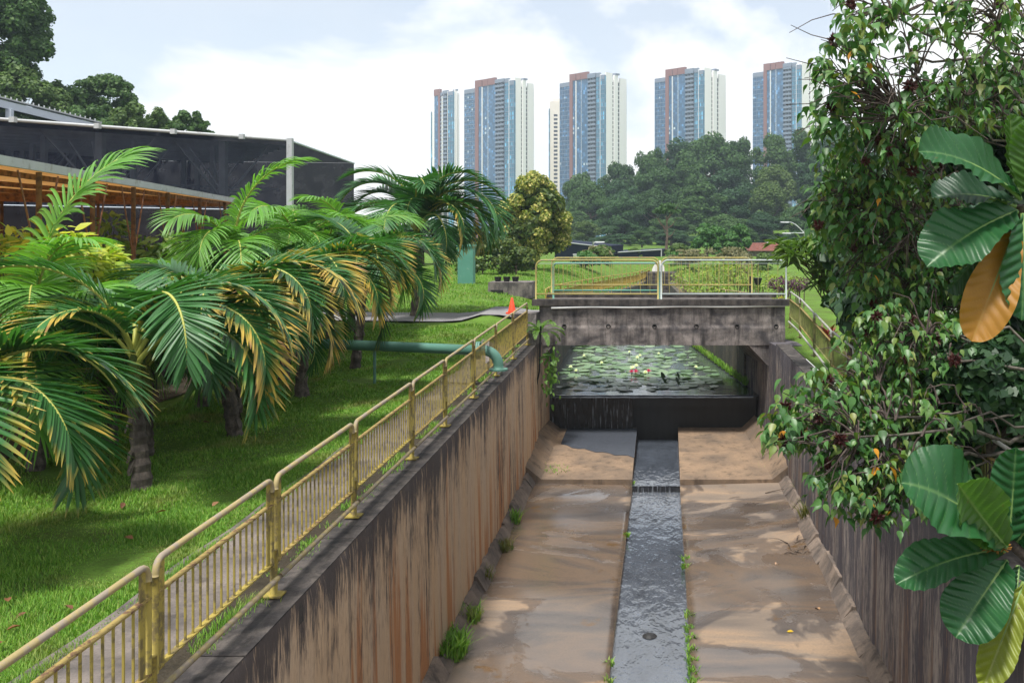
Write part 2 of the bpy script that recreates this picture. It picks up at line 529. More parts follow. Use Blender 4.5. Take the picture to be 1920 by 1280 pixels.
def canal_wall(name, side, xin, mat, label, y0, y1):
    root = thing(name, (xin(y0), y0, flo_z(y0)), label, 'retaining wall')
    Y = np.arange(y0, y1 + 0.001, 0.1)
    n = len(Y)
    rr = rng(11 if side < 0 else 12)
    rel = np.zeros(n)
    for k, (wl_, am) in enumerate(((0.35, 0.006), (0.9, 0.010), (2.8, 0.012))):
        rel += am * np.sin(Y / wl_ * 6.283 + rr.uniform(0, 6)) * (0.6 + 0.4 * np.sin(Y * 0.7 + k))
    rel += rr.normal(0, 0.004, n)
    lev = np.array([0.0, 0.03, 0.25, 0.6, 1.0])
    V = []
    for t in lev:
        zz = top_z(Y) * (1 - t) + (flo_z(Y) - 0.3) * t
        inn = xin(Y) - side * 0.07 * t + rel * (0 if t == 0 else 1) + (0.012 * -side if t == 0.03 else 0)
        V.append(np.stack([inn if t else xin(Y), Y, zz], 1))
    V = np.concatenate(V)
    Fq = []
    for i in range(len(lev) - 1):
        a = np.arange(n - 1) + i * n
        Fq.append(np.stack([a, a + 1, a + 1 + n, a + n], 1))
    Fq = np.concatenate(Fq)
    if side > 0: Fq = Fq[:, ::-1]
    off = np.array(wloc(root))
    obj('wall_face', fast_mesh('wall_face', V - off, Fq, mat, smooth=False), root)
    # coping: top sheet and back
    b = MB()
    for k in range(int((y1 - y0) / 3)):
        ya, yb = y0 + k * 3, y0 + k * 3 + 3
        w0, w1 = 0.40, 0.40
        P = [(xin(ya), ya, top_z(ya)), (xin(yb), yb, top_z(yb)), (xin(yb) + side * w1, yb, top_z(yb)), (xin(ya) + side * w0, ya, top_z(ya))]
        c = MB()
        lo = [(p[0], p[1] + (0.012 if i in (0, 3) else -0.012), p[2] - 0.25) for i, p in enumerate(P)]
        hi = [(p[0] + (0 if i in (2, 3) else side * 0.004), p[1] + (0.012 if i in (0, 3) else -0.012), p[2] + 0.012) for i, p in enumerate(P)]
        c.hexa(lo + hi)
        c.build('coping_block', M_COPING, root)
    # haunch blocks along the foot
    k = 0
    y = y0 + 0.2
    while y < y1 - 0.8:
        L = rr.uniform(1.0, 1.5)
        ya, yb = y, min(y + L, y1 - 0.1)
        wb = 0.24 + rr.uniform(-0.05, 0.05); hb = 0.30 + rr.uniform(-0.07, 0.07)
        c = MB()
        def sec(yy):
            x0 = xin(yy) - side * 0.10
            z0 = flo_z(yy)
            return [(x0 + side * 0.12, yy, z0 - 0.2), (x0 - side * wb, yy, z0 - 0.2), (x0 - side * (wb - 0.03), yy, z0 + 0.03), (x0 - side * 0.02, yy, z0 + hb), (x0 + side * 0.12, yy, z0 + hb)]
        A, B = sec(ya), sec(yb)
        c.add(A + B, [(0,1,2,3,4), (9,8,7,6,5)] + [(i, (i+1) % 5, (i+1) % 5 + 5, i + 5)[::-1] for i in range(5)])
        c.build('haunch_block', M_HAUNCH, root)
        y = yb + 0.02
        k += 1
    return root
M_HAUNCH = concrete('haunch_concrete', (0.24, 0.185, 0.145), (0.11, 0.09, 0.078), 1.8, 0.56)
canal_wall('retaining_wall', -1, wl_x, M_WALL_L, 'tan canal wall with black algae streaks below the yellow railing', 2, 29.0)
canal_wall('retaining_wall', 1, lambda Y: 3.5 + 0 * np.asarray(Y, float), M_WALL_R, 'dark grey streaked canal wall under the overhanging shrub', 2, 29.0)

# canal floor: two slabs with a low channel between them
def ch_l(Y): return -0.80 + 0.004 * (Y - 15)
def ch_r(Y): return 0.49 + 0.004 * (Y - 15)
YS = 25.9                                        # step up to the apron
rr = rng(5)
for side in (-1, 1):
    Y = np.arange(2, YS + 0.01, 0.1)
    u = np.linspace(0, 1, 18)
    Yg, U = np.meshgrid(Y, u, indexing='ij')
    e = ch_l(Yg) if side < 0 else ch_r(Yg)
    o_ = (wl_x(Yg) - 0.02) if side < 0 else 3.52 + 0 * Yg
    Xg = e + (o_ - e) * U
    Zg = flo_z(Yg) + 0.07 * U + 0.012 * np.sin(Yg * 1.9 + Xg * 0.7) * np.sin(U * 3.1)
    a, b = Yg.shape
    V = np.stack([Xg, Yg, Zg], -1).reshape(-1, 3)
    idx = np.arange(a * b).reshape(a, b)
    q = np.stack([idx[:-1,:-1], idx[:-1,1:], idx[1:,1:], idx[1:,:-1]], -1).reshape(-1, 4)
    # side face of the channel
    lo = np.stack([e[:,0], Y, flo_z(Y) - 0.55], -1)
    n0 = len(V); V = np.concatenate([V, lo])
    li = np.arange(a - 1)
    q2 = np.stack([idx[:-1,0], idx[1:,0], n0 + li + 1, n0 + li], -1)
    q = np.concatenate([q, q2])
    if side < 0: q = q[:, ::-1]
    o = obj('canal_floor', fast_mesh('canal_floor', V, q, M_FLOOR, smooth=False)); tag(o, kind='structure')
b = MB()
b.box(-1.2, 0.9, 2, 31, -3.95, -3.7)
o = b.build('channel_bed', M_SOIL); tag(o, kind='structure')
def water_sheet(name, pts, z0, z1, mat, y0, y1, nx=6, xl=None, xr=None, step=0.25):
    Y = np.arange(y0, y1 + 0.001, step)
    u = np.linspace(0, 1, nx)
    Yg, U = np.meshgrid(Y, u, indexing='ij')
    Xg = xl(Yg) + (xr(Yg) - xl(Yg)) * U
    Zg = z0 + (z1 - z0) * (Yg - y0) / (y1 - y0)
    idx = np.arange(Yg.size).reshape(Yg.shape)
    q = np.stack([idx[:-1,:-1], idx[:-1,1:], idx[1:,1:], idx[1:,:-1]], -1).reshape(-1, 4)
    o = obj(name, fast_mesh(name, np.stack([Xg, Yg, Zg], -1).reshape(-1, 3), q, mat, smooth=True))
    return tag(o, kind='structure')
water_sheet('stream_water', None, flo_z(2) - 0.16, flo_z(YS) - 0.16, M_STREAM, 2, YS, xl=lambda Y: ch_l(Y) - 0.03, xr=lambda Y: ch_r(Y) + 0.03)

# apron below the weir
YW = 31.5
def ap_z(Y): return flo_z(YS) + 0.20 + 0.035 * (Y - YS)
for side in (-1, 1):
    b = MB()
    x0 = ch_l(YS) if side < 0 else ch_r(YS)
    xo0 = wl_x(YS) - 0.02 if side < 0 else 3.52
    xo1 = -3.75 if side < 0 else 3.1
    x1 = x0 + (-0.02 if side < 0 else 0.05)
    nY = 8
    P = []
    for i in range(nY + 1):
        yy = YS + (YW + 0.2 - YS) * i / nY
        for j in range(7):
            t = j / 6
            xi = x0 + (x1 - x0) * i / nY; xo = xo0 + (xo1 - xo0) * i / nY
            z = ap_z(yy) + 0.45 * max(0, t - 0.83) / 0.17 * 0.9 - (0.05 if i == 0 else 0)
            P.append((xi + (xo - xi) * t, yy - (0.03 if i == 0 else 0), z))
    Q = []
    for i in range(nY):
        for j in range(6):
            f = (i*7+j, i*7+j+1, (i+1)*7+j+1, (i+1)*7+j)
            Q.append(f if side > 0 else f[::-1])
    nb = len(P)
    for j in range(7): P.append((P[j][0], P[j][1], flo_z(YS) - 0.3))
    for j in range(6):
        f = (j, nb + j, nb + j + 1, j + 1); Q.append(f if side > 0 else f[::-1])
    nb2 = len(P)
    for i in range(nY + 1): P.append((P[i*7][0], P[i*7][1], flo_z(YS) - 0.5))
    for i in range(nY):
        f = (i*7, (i+1)*7, nb2 + i + 1, nb2 + i); Q.append(f if side > 0 else f[::-1])
    b.add(P, Q)
    m = M_APRON = concrete('apron_concrete', (0.29, 0.20, 0.13), (0.15, 0.112, 0.083), 0.9, 0.58) if side < 0 else M_APRON
    o = b.build('canal_apron', M_APRON); tag(o, kind='structure')
water_sheet('stream_water', None, flo_z(YS) - 0.02, flo_z(YS) + 0.06, M_STREAM, YS - 0.05, YW, xl=lambda Y: 0*Y + ch_l(YS) - 0.03, xr=lambda Y: 0*Y + ch_r(YS) + 0.06)
b = MB(); b.add([(ch_l(YS)-.02, YS-0.06, flo_z(YS)-0.02), (ch_r(YS)+.02, YS-0.06, flo_z(YS)-0.02), (ch_r(YS)+.02, YS-0.14, flo_z(YS)-0.2), (ch_l(YS)-.02, YS-0.14, flo_z(YS)-0.2)], [(0,3,2,1)])
o = b.build('step_water', M_FALL); tag(o, kind='structure')
# thin sheet of water running over the left apron
m = Mat('shallow_water_film', 0.12, 0.7, (0.07, 0.078, 0.095))
m.bump(m.noise(m.pos((1, 1, 1)), 14, 4, 0.6), 0.9, 0.03)
M_FILM = m.m
b = MB()
pts = []
for i in range(13):
    t = i / 12
    x = -3.05 + (ch_l(YS) + 3.05 + 0.0) * t
    yb = 29.4 - 1.5 * t ** 0.8 + 0.10 * math.sin(i * 1.9)
    pts.append((x, yb, ap_z(yb) + 0.012))
far_ = [(p[0], YW - 0.02, ap_z(YW) + 0.014) for p in pts]
b.add(pts + far_, [(i, i + 1, i + 14, i + 13) for i in range(12)])
o = b.build('apron_water', M_FILM); tag(o, kind='structure')

# weir
root = thing('weir', (-0.3, YW, ap_z(YW)), 'weir wall coloured dark with the shadow under the bridge, with water trickling down its left side', 'weir')
ZC = -1.67
b = MB(); b.box(-3.9, 3.15, YW + 0.12, YW + 0.5, -3.6, ZC - 0.36); b.build('weir_wall', M_WEIR, root)
b = MB(); b.box(-3.9, 3.15, YW - 0.06, YW + 0.52, ZC - 0.36, ZC - 0.012); b.build('weir_lip', M_WEIR, root)
xs_ = np.linspace(-3.7, 3.05, 40)
Vc = []
for (dy, dz) in ((0.10, 0.012), (0.02, 0.014), (-0.04, 0.004), (-0.075, -0.02), (-0.085, -0.06)):
    Vc.append(np.stack([xs_, np.full(40, YW - 0.02 + dy), ZC + dz + 0.004 * np.sin(xs_ * 9)], 1))
Vc = np.concatenate(Vc); a_ = np.arange(39)
qc = np.concatenate([np.stack([a_ + 40 * k, a_ + 40 * (k + 1), a_ + 1 + 40 * (k + 1), a_ + 1 + 40 * k], 1) for k in range(4)])
tag(obj('crest_water', fast_mesh('crest_water', Vc, qc, M_STREAM, smooth=True)), kind='structure')
Xf = np.linspace(-3.62, -0.9, 60)
rr = rng(77)
top = np.stack([Xf, np.full(60, YW - 0.075), np.full(60, ZC + 0.0)], 1)
m1 = np.stack([Xf, YW - 0.09 + rr.normal(0, 0.006, 60), np.full(60, ZC - 0.4)], 1)
m2 = np.stack([Xf, YW - 0.12 + rr.normal(0, 0.012, 60), np.full(60, ap_z(YW) + 0.02)], 1)
V = np.concatenate([top, m1, m2]); a = np.arange(59)
q = np.concatenate([np.stack([a, a + 60, a + 61, a + 1], 1), np.stack([a + 60, a + 120, a + 121, a + 61], 1)])
o = obj('waterfall', fast_mesh('waterfall', V, q, M_FALL)); tag(o, kind='structure')
# pond behind the weir and the upper pool
water_sheet('pond_water', None, ZC, ZC, M_POND, YW - 0.06, 99.5, xl=lambda Y: edge_l(Y) - 0.3, xr=lambda Y: np.maximum(edge_r(Y), 0) + 0.3, step=0.5, nx=8)
b = MB(); b.box(-6, 5, YW + 0.5, 101, -3.4, -3.2); o = b.build('pond_bed', M_SOIL); tag(o, kind='structure')

def wall_strip(name, pts, z0, z1f, th, mat, label, side):
    """upstream wall following a polyline; the thickness grows away from the water"""
    root = thing(name, (*pts[0], z0), label, 'retaining wall')
    b = MB()
    P = np.array(pts, float)
    n = len(P)
    V = []
    for p in P:
        zt = z1f(p[1])
        V += [(p[0], p[1], z0), (p[0], p[1], zt), (p[0] + side * th, p[1], zt), (p[0] + side * th, p[1], z0)]
    Q = []
    for i in range(n - 1):
        for k in range(3):
            f = (i*4+k, i*4+k+1, (i+1)*4+k+1, (i+1)*4+k)
            Q.append(f if side > 0 else f[::-1])
    Q += [(0,1,2,3), tuple((n-1)*4+k for k in (3,2,1,0))]
    b.add(V, Q)
    b.build('wall_face', mat, root)
    return root
def pl(Y): return np.interp(Y, [31, 34, 46, 60], [-3.75, -3.9, -4.25, -3.45]) if np.max(Y) < 60 else edge_l(Y)
def pr(Y): return np.interp(Y, [31, 33, 46, 60], [3.05, 3.05, 1.45, 1.3]) if np.max(Y) < 60 else edge_r(Y)
Yl = np.arange(33.8, 100.1, 1.3)
wall_strip('upstream_wall', [(float(pl(y)), y) for y in Yl], -3.3, lambda y: float(bank_z(y) + 0.06), 0.6, M_WALL_UP, 'mossy canal wall upstream on the left of the lily pond', -1)
wall_strip('upstream_wall', [(float(pr(y)), y) for y in Yl], -3.3, lambda y: float(bank_z(y) - 0.05), 0.7, M_WALL_UP, 'mossy canal wall upstream on the right of the lily pond', 1)

# ------------------------------------------------------------------ footbridge
YB0, YB1 = 30.0, 34.2
root = thing('footbridge', (0, YB0, 0.15), 'weathered concrete footbridge crossing the canal above the weir', 'bridge')
BZ0, BZ1 = 0.15, 1.38
# front beam as a grid with shallow relief and the haunched right end
nx, nz = 120, 30
xs = np.linspace(-3.78, 3.9, nx); zs = np.linspace(BZ0, BZ1, nz)
XX, ZZ = np.meshgrid(xs, zs, indexing='ij')
rr = rng(3)
YY = YB0 + 0.012 * np.sin(XX * 5) * np.sin(ZZ * 9) + rr.normal(0, 0.004, XX.shape) - 0.035 * sst(0.76, 0.70, ZZ)
V = np.stack([XX, YY, ZZ], -1).reshape(-1, 3)
idx = np.arange(nx * nz).reshape(nx, nz)
q = np.stack([idx[:-1,:-1], idx[1:,:-1], idx[1:,1:], idx[:-1,1:]], -1).reshape(-1, 4)
off = np.array(wloc(root))
obj('beam_face', fast_mesh('beam_face', V - off, q, M_CONC), root)
b = MB(); b.box(-3.78, 3.9, YB0 + 0.03, YB1, BZ0 + 0.004, BZ1 - 0.004); b.build('deck', M_CONC, root)
b = MB(); b.box(-4.0, 4.1, YB0 - 0.10, YB0 + 0.35, BZ1 + 0.002, BZ1 + 0.20); b.build('kerb', M_COPING, root)
b = MB(); b.box(-4.0, 4.1, YB1 - 0.35, YB1 + 0.05, BZ1 + 0.002, BZ1 + 0.16); b.build('kerb', M_COPING, root)
# abutments
b = MB(); b.hexa([(-3.74, 29.0, -3.3), (-3.62, 31.4, -3.3), (-4.6, 31.4, -3.3), (-4.6, 29.0, -3.3), (-3.74, 29.0, BZ0 + 0.1), (-3.62, 31.4, BZ0 + 0.1), (-4.6, 31.4, BZ0 + 0.1), (-4.6, 29.0, BZ0 + 0.1)]); b.build('abutment', M_WALL_L, root)
b = MB(); b.hexa([(-3.66, 31.35, -3.3), (-3.8, 34.2, -3.3), (-4.6, 34.2, -3.3), (-4.6, 31.35, -3.3), (-3.66, 31.35, BZ0), (-3.8, 34.2, BZ0), (-4.6, 34.2, BZ0), (-4.6, 31.35, BZ0)]); b.build('abutment', M_WALL_UP, root)
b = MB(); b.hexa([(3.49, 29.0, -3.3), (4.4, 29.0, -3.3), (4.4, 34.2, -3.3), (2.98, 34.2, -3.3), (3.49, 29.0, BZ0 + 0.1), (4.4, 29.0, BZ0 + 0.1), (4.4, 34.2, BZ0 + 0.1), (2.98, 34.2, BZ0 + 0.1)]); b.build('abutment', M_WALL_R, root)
# sloping haunch under the right end of the beam
b = MB()
b.hexa([(2.75, 30.0, BZ0 + 0.002), (3.49, 30.0, -0.62), (3.6, 30.0, -0.62), (3.6, 30.0, BZ0 + 0.002), (2.45, 34.1, BZ0 + 0.002), (2.97, 34.1, -0.62), (3.6, 34.1, -0.62), (3.6, 34.1, BZ0 + 0.002)])
b.build('haunch', M_CONC, root)
b = MB()
b.hexa([(-3.75, 30.0, -0.35), (-3.35, 30.0, BZ0 + 0.002), (-3.75, 30.0, BZ0 + 0.002), (-3.75, 30.0, 0), (-3.75, 34.1, -0.35), (-3.35, 34.1, BZ0 + 0.002), (-3.75, 34.1, BZ0 + 0.002), (-3.75, 34.1, 0)])
b.build('haunch', M_CONC, root)
for x in (-3.0, -1.62, -0.18, 1.13, 2.4, 3.62):                       # drain holes
    b = MB(); a = np.arange(12) * 2 * math.pi / 12
    b.lathe((0, 0, 0), [(0.075, 0), (0.075, 0.03), (0.05, 0.032), (0.045, 0.0)], 12)
    me = b.mesh('drain_hole', M_BLACK)
    o = obj('drain_hole', me, root, Vector((x, YB0 - 0.01, 0.74)) - Vector(off), (math.radians(90), 0, 0))
# slightly bowed wing behind the left wall's end
b = MB(); b.hexa([(-4.5, 29.0, -0.2), (-3.76, 29.0, -0.2), (-3.76, 30.0, -0.2), (-4.5, 30.0, -0.2), (-4.5, 29.0, 1.2), (-3.80, 29.4, 1.2), (-3.78, 30.0, 1.2), (-4.5, 30.0, 1.2)]); b.build('wing_wall', M_CONC, root)
# white conduit along the beam
o = MB(); xs = np.linspace(-3.4, 3.9, 24)
o.tube(np.stack([xs, np.full(24, YB0 - 0.06), BZ1 - 0.03 + 0.03 * (xs / 4) + 0.01 * np.sin(xs * 2.2)], 1), 0.035, 8)
o = o.build('white_conduit', M_WHITE, None, True); tag(o, 'thin white conduit running along the top of the bridge beam', 'pipe')
# drain pipe stain tube on left abutment
o = MB(); o.tube([(-3.6, 28.93, 0.85), (-3.62, 28.9, 0.3), (-3.64, 28.9, -0.5), (-3.72, 28.92, -0.9)], 0.028, 6)
o = o.build('black_hose', M_BLACK, None, True); tag(o, 'thin black hose hanging down the left bridge abutment', 'hose')
# ------------------------------------------------------------------ railings
def loop_path(A, B, zb_a, zb_b, h_a, h_b, r=0.10, n=5, foot=0.0):
    """inverted U: up at A, over, down at B"""
    A, B = np.array(A, float), np.array(B, float)
    L = np.linalg.norm(B - A); u = (B - A) / L
    P = [(*A, zb_a + foot)]
    ta, tb = zb_a + h_a, zb_b + h_b
    P.append((*A, ta - r - 0.12)); P.append((*A, ta - r - 0.02))
    for i in range(n + 1):
        a = math.pi / 2 * i / n
        q = A + u * r * (1 - math.cos(a))
        P.append((*q, ta - r + r * math.sin(a)))
    for t in (0.25, 0.5, 0.75):
        q = A + u * L * t
        P.append((*q, ta + (tb - ta) * t))
    for i in range(n + 1):
        a = math.pi / 2 * (1 - i / n)
        q = B - u * r * (1 - math.cos(a))
        P.append((*q, tb - r + r * math.sin(a)))
    P.append((*B, tb - r - 0.02)); P.append((*B, tb - r - 0.12)); P.append((*B, zb_b + foot))
    return P

def railing(name, label, J, hs, mats, side, skip=None, spacing=0.125, lower=True, baluster_parts=True, gap=0.05, cat='railing', r=0.0255, foot=True):
    """J: joints (x, y, z); hs: height per joint; side: where the lower pipe hangs (+1 = canal at +x)"""
    leg, hand, flat, bar = mats
    root = thing(name, J[0], label, cat)
    off = np.array(wloc(root))
    bars = {}
    for i in range(len(J) - 1):
        a, b_ = np.array(J[i], float), np.array(J[i+1], float)
        u = (b_ - a)[:2]; L = np.linalg.norm(u); u = u / L
        A, B = a[:2] + u * gap, b_[:2] - u * gap
        za, zb = a[2], b_[2]
        P = np.array(loop_path(A, B, za, zb, hs[i], hs[i+1], foot=0.30))
        k1, k2 = 2, len(P) - 3
        MB().tube(P[k1:k2+1], r, 10).build('handrail', hand, root, True)
        MB().tube(P[:k1+1], r * 0.97, 8).build('leg', leg, root, True)
        MB().tube(P[k2:], r * 0.97, 8).build('leg', leg, root, True)
        zat = lambda t, f: (za + (zb - za) * t) + f
        hat = lambda t: hs[i] + (hs[i+1] - hs[i]) * t
        U = np.array([u[0], u[1], (zb - za) / L])
        S = np.array([-u[1], u[0], 0])
        st = 0.085
        for t in (gap / L + st / L, 1 - gap / L - st / L):
            q = a[:2] + u * L * t
            hh = hat(t)
            b = MB(); b.beam((*q, zat(t, 0.30)), (*q, zat(t, hh - 0.02)), 0.012, 0.075, up=(u[0], u[1], 0)); b.build('stanchion', leg, root)
        t0, t1 = gap / L, 1 - gap / L
        qa, qb = a[:2] + u * L * t0, a[:2] + u * L * t1
        b = MB(); b.beam((*qa, zat(t0, hat(t0) - 0.24)), (*qb, zat(t1, hat(t1) - 0.24)), 0.055, 0.014); b.build('mid_rail', flat, root)
        b = MB(); b.beam((*qa, zat(t0, 0.34)), (*qb, zat(t1, 0.34)), 0.055, 0.014); b.build('bottom_rail', bar if i % 2 else flat, root)
        nb = max(3, int(L / spacing))
        joined = MB()
        for k in range(1, nb):
            t = k / nb
            if t * L < gap + st + 0.06 or t * L > L - gap - st - 0.06: continue
            q = a[:2] + u * L * t
            z0, z1 = zat(t, 0.347), zat(t, hat(t) - 0.247)
            if skip and skip(q, i, t): z1 = zat(t, 0.50)
            if baluster_parts:
                key = round(z1 - z0, 2)
                if key not in bars:
                    mb = MB(); mb.box(-0.0075, 0.0075, -0.0075, 0.0075, 0, z1 - z0); bars[key] = mb.mesh('baluster', leg)
                obj('baluster', bars[key], root, Vector((*q, z0)) - Vector(off), (0, 0, math.atan2(u[1], u[0])))
            else:
                joined.box(q[0] - 0.008, q[0] + 0.008, q[1] - 0.008, q[1] + 0.008, z0, z1)
        if not baluster_parts:
            o = joined.build('baluster_infill', leg, root); tag(o, kind='stuff')
    for i, j in enumerate(J):
        if foot:
            b = MB(); b.tube([(j[0], j[1], j[2] - 0.02), (j[0], j[1], j[2] + 0.45)], 0.036, 10)
            b.build('post', leg, root, True)
            b = MB(); b.box(j[0] - 0.09, j[0] + 0.09, j[1] - 0.09, j[1] + 0.09, j[2] + 0.013, j[2] + 0.028); b.build('base_plate', leg, root)
        if lower and i < len(J) - 1:
            k = J[i+1]
            MB().tube([(j[0] + side * 0.05, j[1] + 0.03, j[2] + 0.19), (k[0] + side * 0.05, k[1] - 0.03, k[2] + 0.19)], 0.026, 8).build('lower_pipe', hand, root, True)
    return root

RY = [4.6, 7.0, 9.28, 11.8, 14.7, 17.1, 19.9, 22.8, 25.7, 28.7]
def rail_x(Y): return -3.62 - 0.0125 * Y
JL = [(rail_x(y), y, top_z(y) + 0.012) for y in RY]
hL = [1.09 + 0.006 * y for y in RY]
YP = 21.6
railing('canal_railing', 'yellow metal railing with worn handrails along the left canal edge beside the lawn', JL, hL, (M_YEL, M_HAND, M_RUST, M_YEL), 1, skip=lambda q, i, t: abs(q[1] - YP) < 0.28)
RR = [9.0, 11.6, 14.2, 16.8, 19.4, 22.0, 24.6, 27.2, 29.4]
JR = [(3.80 + 0.006 * y, y, top_z(y) + 0.012 + 0.45 * float(sst(20, 29, y))) for y in RR]
M_HANDR = paint('grey_handrail_paint', (0.30, 0.30, 0.27), (0.22, 0.2, 0.17), 0.45, 0.5, 5)
railing('canal_railing', 'algae-green railing on the right bank half hidden behind the shrub leaves', JR, [1.1] * len(RR), (M_OLIVE, M_HANDR, M_RUST, M_OLIVE), -1, spacing=0.13)

# bridge railings: near side (two panels), far side, teal gate
zb = BZ1 + 0.20
JB = [(-3.95, YB0 + 0.12, zb), (-0.02, YB0 + 0.12, zb), (4.0, YB0 + 0.12, zb)]
M_BRL = paint('bridge_rail_paint', (0.34, 0.28, 0.085), (0.25, 0.24, 0.13), 0.42, 0.5, 4)
M_BRG = paint('bridge_rail_grey', (0.36, 0.41, 0.40), (0.36, 0.33, 0.2), 0.55, 0.5, 4)
def bridge_rail(label, J, h, mats, zlow, bars, cat='railing'):
    root = thing('bridge_railing', J[0], label, cat)
    off = np.array(wloc(root))
    mb = MB(); mb.box(-0.007, 0.007, -0.007, 0.007, 0, h - zlow - 0.1)
    me = mb.mesh('baluster', mats[0])
    for i in range(len(J) - 1):
        a, b_ = np.array(J[i]), np.array(J[i+1])
        P = np.array(loop_path(a[:2] + (0.05, 0), b_[:2] - (0.05, 0), a[2], b_[2], h, h, r=0.22, n=7))
        MB().tube(P, 0.027, 8).build('handrail', mats[min(i, 1)], root, True)
        q0, q1 = a + (0.06, 0, zlow), b_ + (-0.06, 0, zlow)
        MB().tube([q0, q1], 0.024, 8).build('lower_rail', mats[min(i, 1)], root, True)
        q0, q1 = a + (0.08, 0, h - 0.1), b_ + (-0.08, 0, h - 0.1)
        b = MB(); b.beam(q0, q1, 0.02, 0.014); b.build('upper_flat', mats[1], root)
        n = int((b_[0] - a[0]) / bars)
        for k in range(1, n):
            x = a[0] + (b_[0] - a[0]) * k / n
            obj('baluster', me, root, Vector((x, a[1], a[2] + zlow)) - Vector(off))
    return root
bridge_rail('pale yellow and grey looped railing on the near side of the footbridge', JB, 1.22, (M_BRL, M_BRG), 0.16, 0.30)
JB2 = [(-3.9, YB1 - 0.15, zb - 0.04), (0.0, YB1 - 0.15, zb - 0.04), (3.3, YB1 - 0.15, zb - 0.04)]
bridge_rail('yellow barred railing on the far side of the footbridge', JB2, 1.24, (M_BRL, M_BRL), 0.28, 0.145)
root = thing('gate_frame', (-3.3, YB0 + 1.0, zb - 0.2), 'teal rectangular pipe frame standing behind the left bridge railing', 'frame')
P = np.array(loop_path((-3.45, YB0 + 1.0), (0.0 - 0.05, YB0 + 1.0), zb - 0.2, zb - 0.2, 1.30, 1.30, r=0.12))
MB().tube(P, 0.03, 8).build('frame_pipe', M_TEALG, root, True)
MB().tube([(-3.45, YB0 + 1.0, zb + 0.22), (-0.05, YB0 + 1.0, zb + 0.22)], 0.03, 8).build('cross_pipe', M_TEALG, root, True)

# upstream railings
def along(pts, step):
    P = np.array(pts, float); d = np.concatenate([[0], np.cumsum(np.linalg.norm(np.diff(P, axis=0), axis=1))])
    n = int(d[-1] / step); s = np.linspace(0, d[-1], n + 1)
    return np.stack([np.interp(s, d, P[:, 0]), np.interp(s, d, P[:, 1])], 1)
UP = along([(-4.35, 36.4), (-4.6, 40), (-4.5, 45), (-3.65, 60), (-1.95, 80), (-1.0, 92)], 2.4)
M_UPY = paint('upstream_yellow', (0.36, 0.25, 0.05), (0.27, 0.19, 0.05), 0.45, 0.5, 6)
railing('canal_railing', 'small bright yellow railing curving along the far left bank beyond the bridge', [(x, y, float(bank_z(y)) + 0.07) for x, y in UP], [1.1] * len(UP), (M_UPY, M_UPY, M_UPY, M_UPY), 1, spacing=0.14, baluster_parts=False, lower=False)
UR = along([(3.9, 38.5), (3.0, 43), (1.9, 52), (1.6, 62), (1.25, 82)], 2.4)
M_UPR = paint('upstream_right_paint', (0.30, 0.24, 0.12), (0.2, 0.15, 0.09), 0.45, 0.6, 6)
railing('canal_railing', 'brownish railing on the far right bank in front of the garden bed', [(x, y, float(bank_z(y)) - 0.03) for x, y in UR], [0.95] * len(UR), (M_UPR, M_UPR, M_UPR, M_UPR), -1, spacing=0.16, baluster_parts=False, lower=False)
root = thing('canal_steps', (0, 92, -1.6), 'stack of small concrete steps at the far end of the canal', 'steps')
for k in range(6):
    b = MB(); b.box(-1.8, 1.6, 86 + 0.5 * k, 92, -1.7 + 0.3 * k, -1.7 + 0.3 * (k + 1) - 0.01); b.build('step', M_COPING, root)

# ------------------------------------------------------------------ walkway, road, pipe, cone, planter
def strip(name, xl, xr, y0, y1, dz, mat, step=0.5, nx=6):
    Y = np.arange(y0, y1 + 1e-3, step); u = np.linspace(0, 1, nx)
    Yg, U = np.meshgrid(Y, u, indexing='ij')
    Xg = xl(Yg) + (xr(Yg) - xl(Yg)) * U
    Zg = ground_z(Xg, Yg) + dz
    idx = np.arange(Yg.size).reshape(Yg.shape)
    q = np.stack([idx[:-1,:-1], idx[:-1,1:], idx[1:,1:], idx[1:,:-1]], -1).reshape(-1, 4)
    o = obj(name, fast_mesh(name, np.stack([Xg, Yg, Zg], -1).reshape(-1, 3), q, mat, smooth=True)); tag(o, kind='structure'); return o
strip('walkway', lambda Y: -5.10 - 0.006 * Y + 0.03 * np.sin(Y * 2.3), lambda Y: rail_x(Y) - 0.42, 2, 28.6, 0.035, M_WALK, nx=14)
strip('dirt_strip', lambda Y: rail_x(Y) - 0.40, lambda Y: wl_x(Y) - 0.36, 2, 28.6, 0.045, M_SOIL, nx=4)
# road from the left to the bridge
def road_sheet():
    X = np.linspace(-60, -3.9, 90); n = 7
    U = np.linspace(0, 1, n)
    V = []
    for x in X:
        t = max(0, (-4 - x))
        yc = 32.3 + 0.05 * t + 0.006 * t * t
        for u in U:
            y = yc - 1.5 + 3.0 * u
            z = float(ground_z(x, y)) + 0.05
            V.append((x, y, z))
    idx = np.arange(len(V)).reshape(len(X), n)
    q = np.stack([idx[:-1,:-1], idx[1:,:-1], idx[1:,1:], idx[:-1,1:]], -1).reshape(-1, 4)
    o = obj('road', fast_mesh('road', V, q, M_ROAD, smooth=True)); tag(o, kind='structure')
road_sheet()

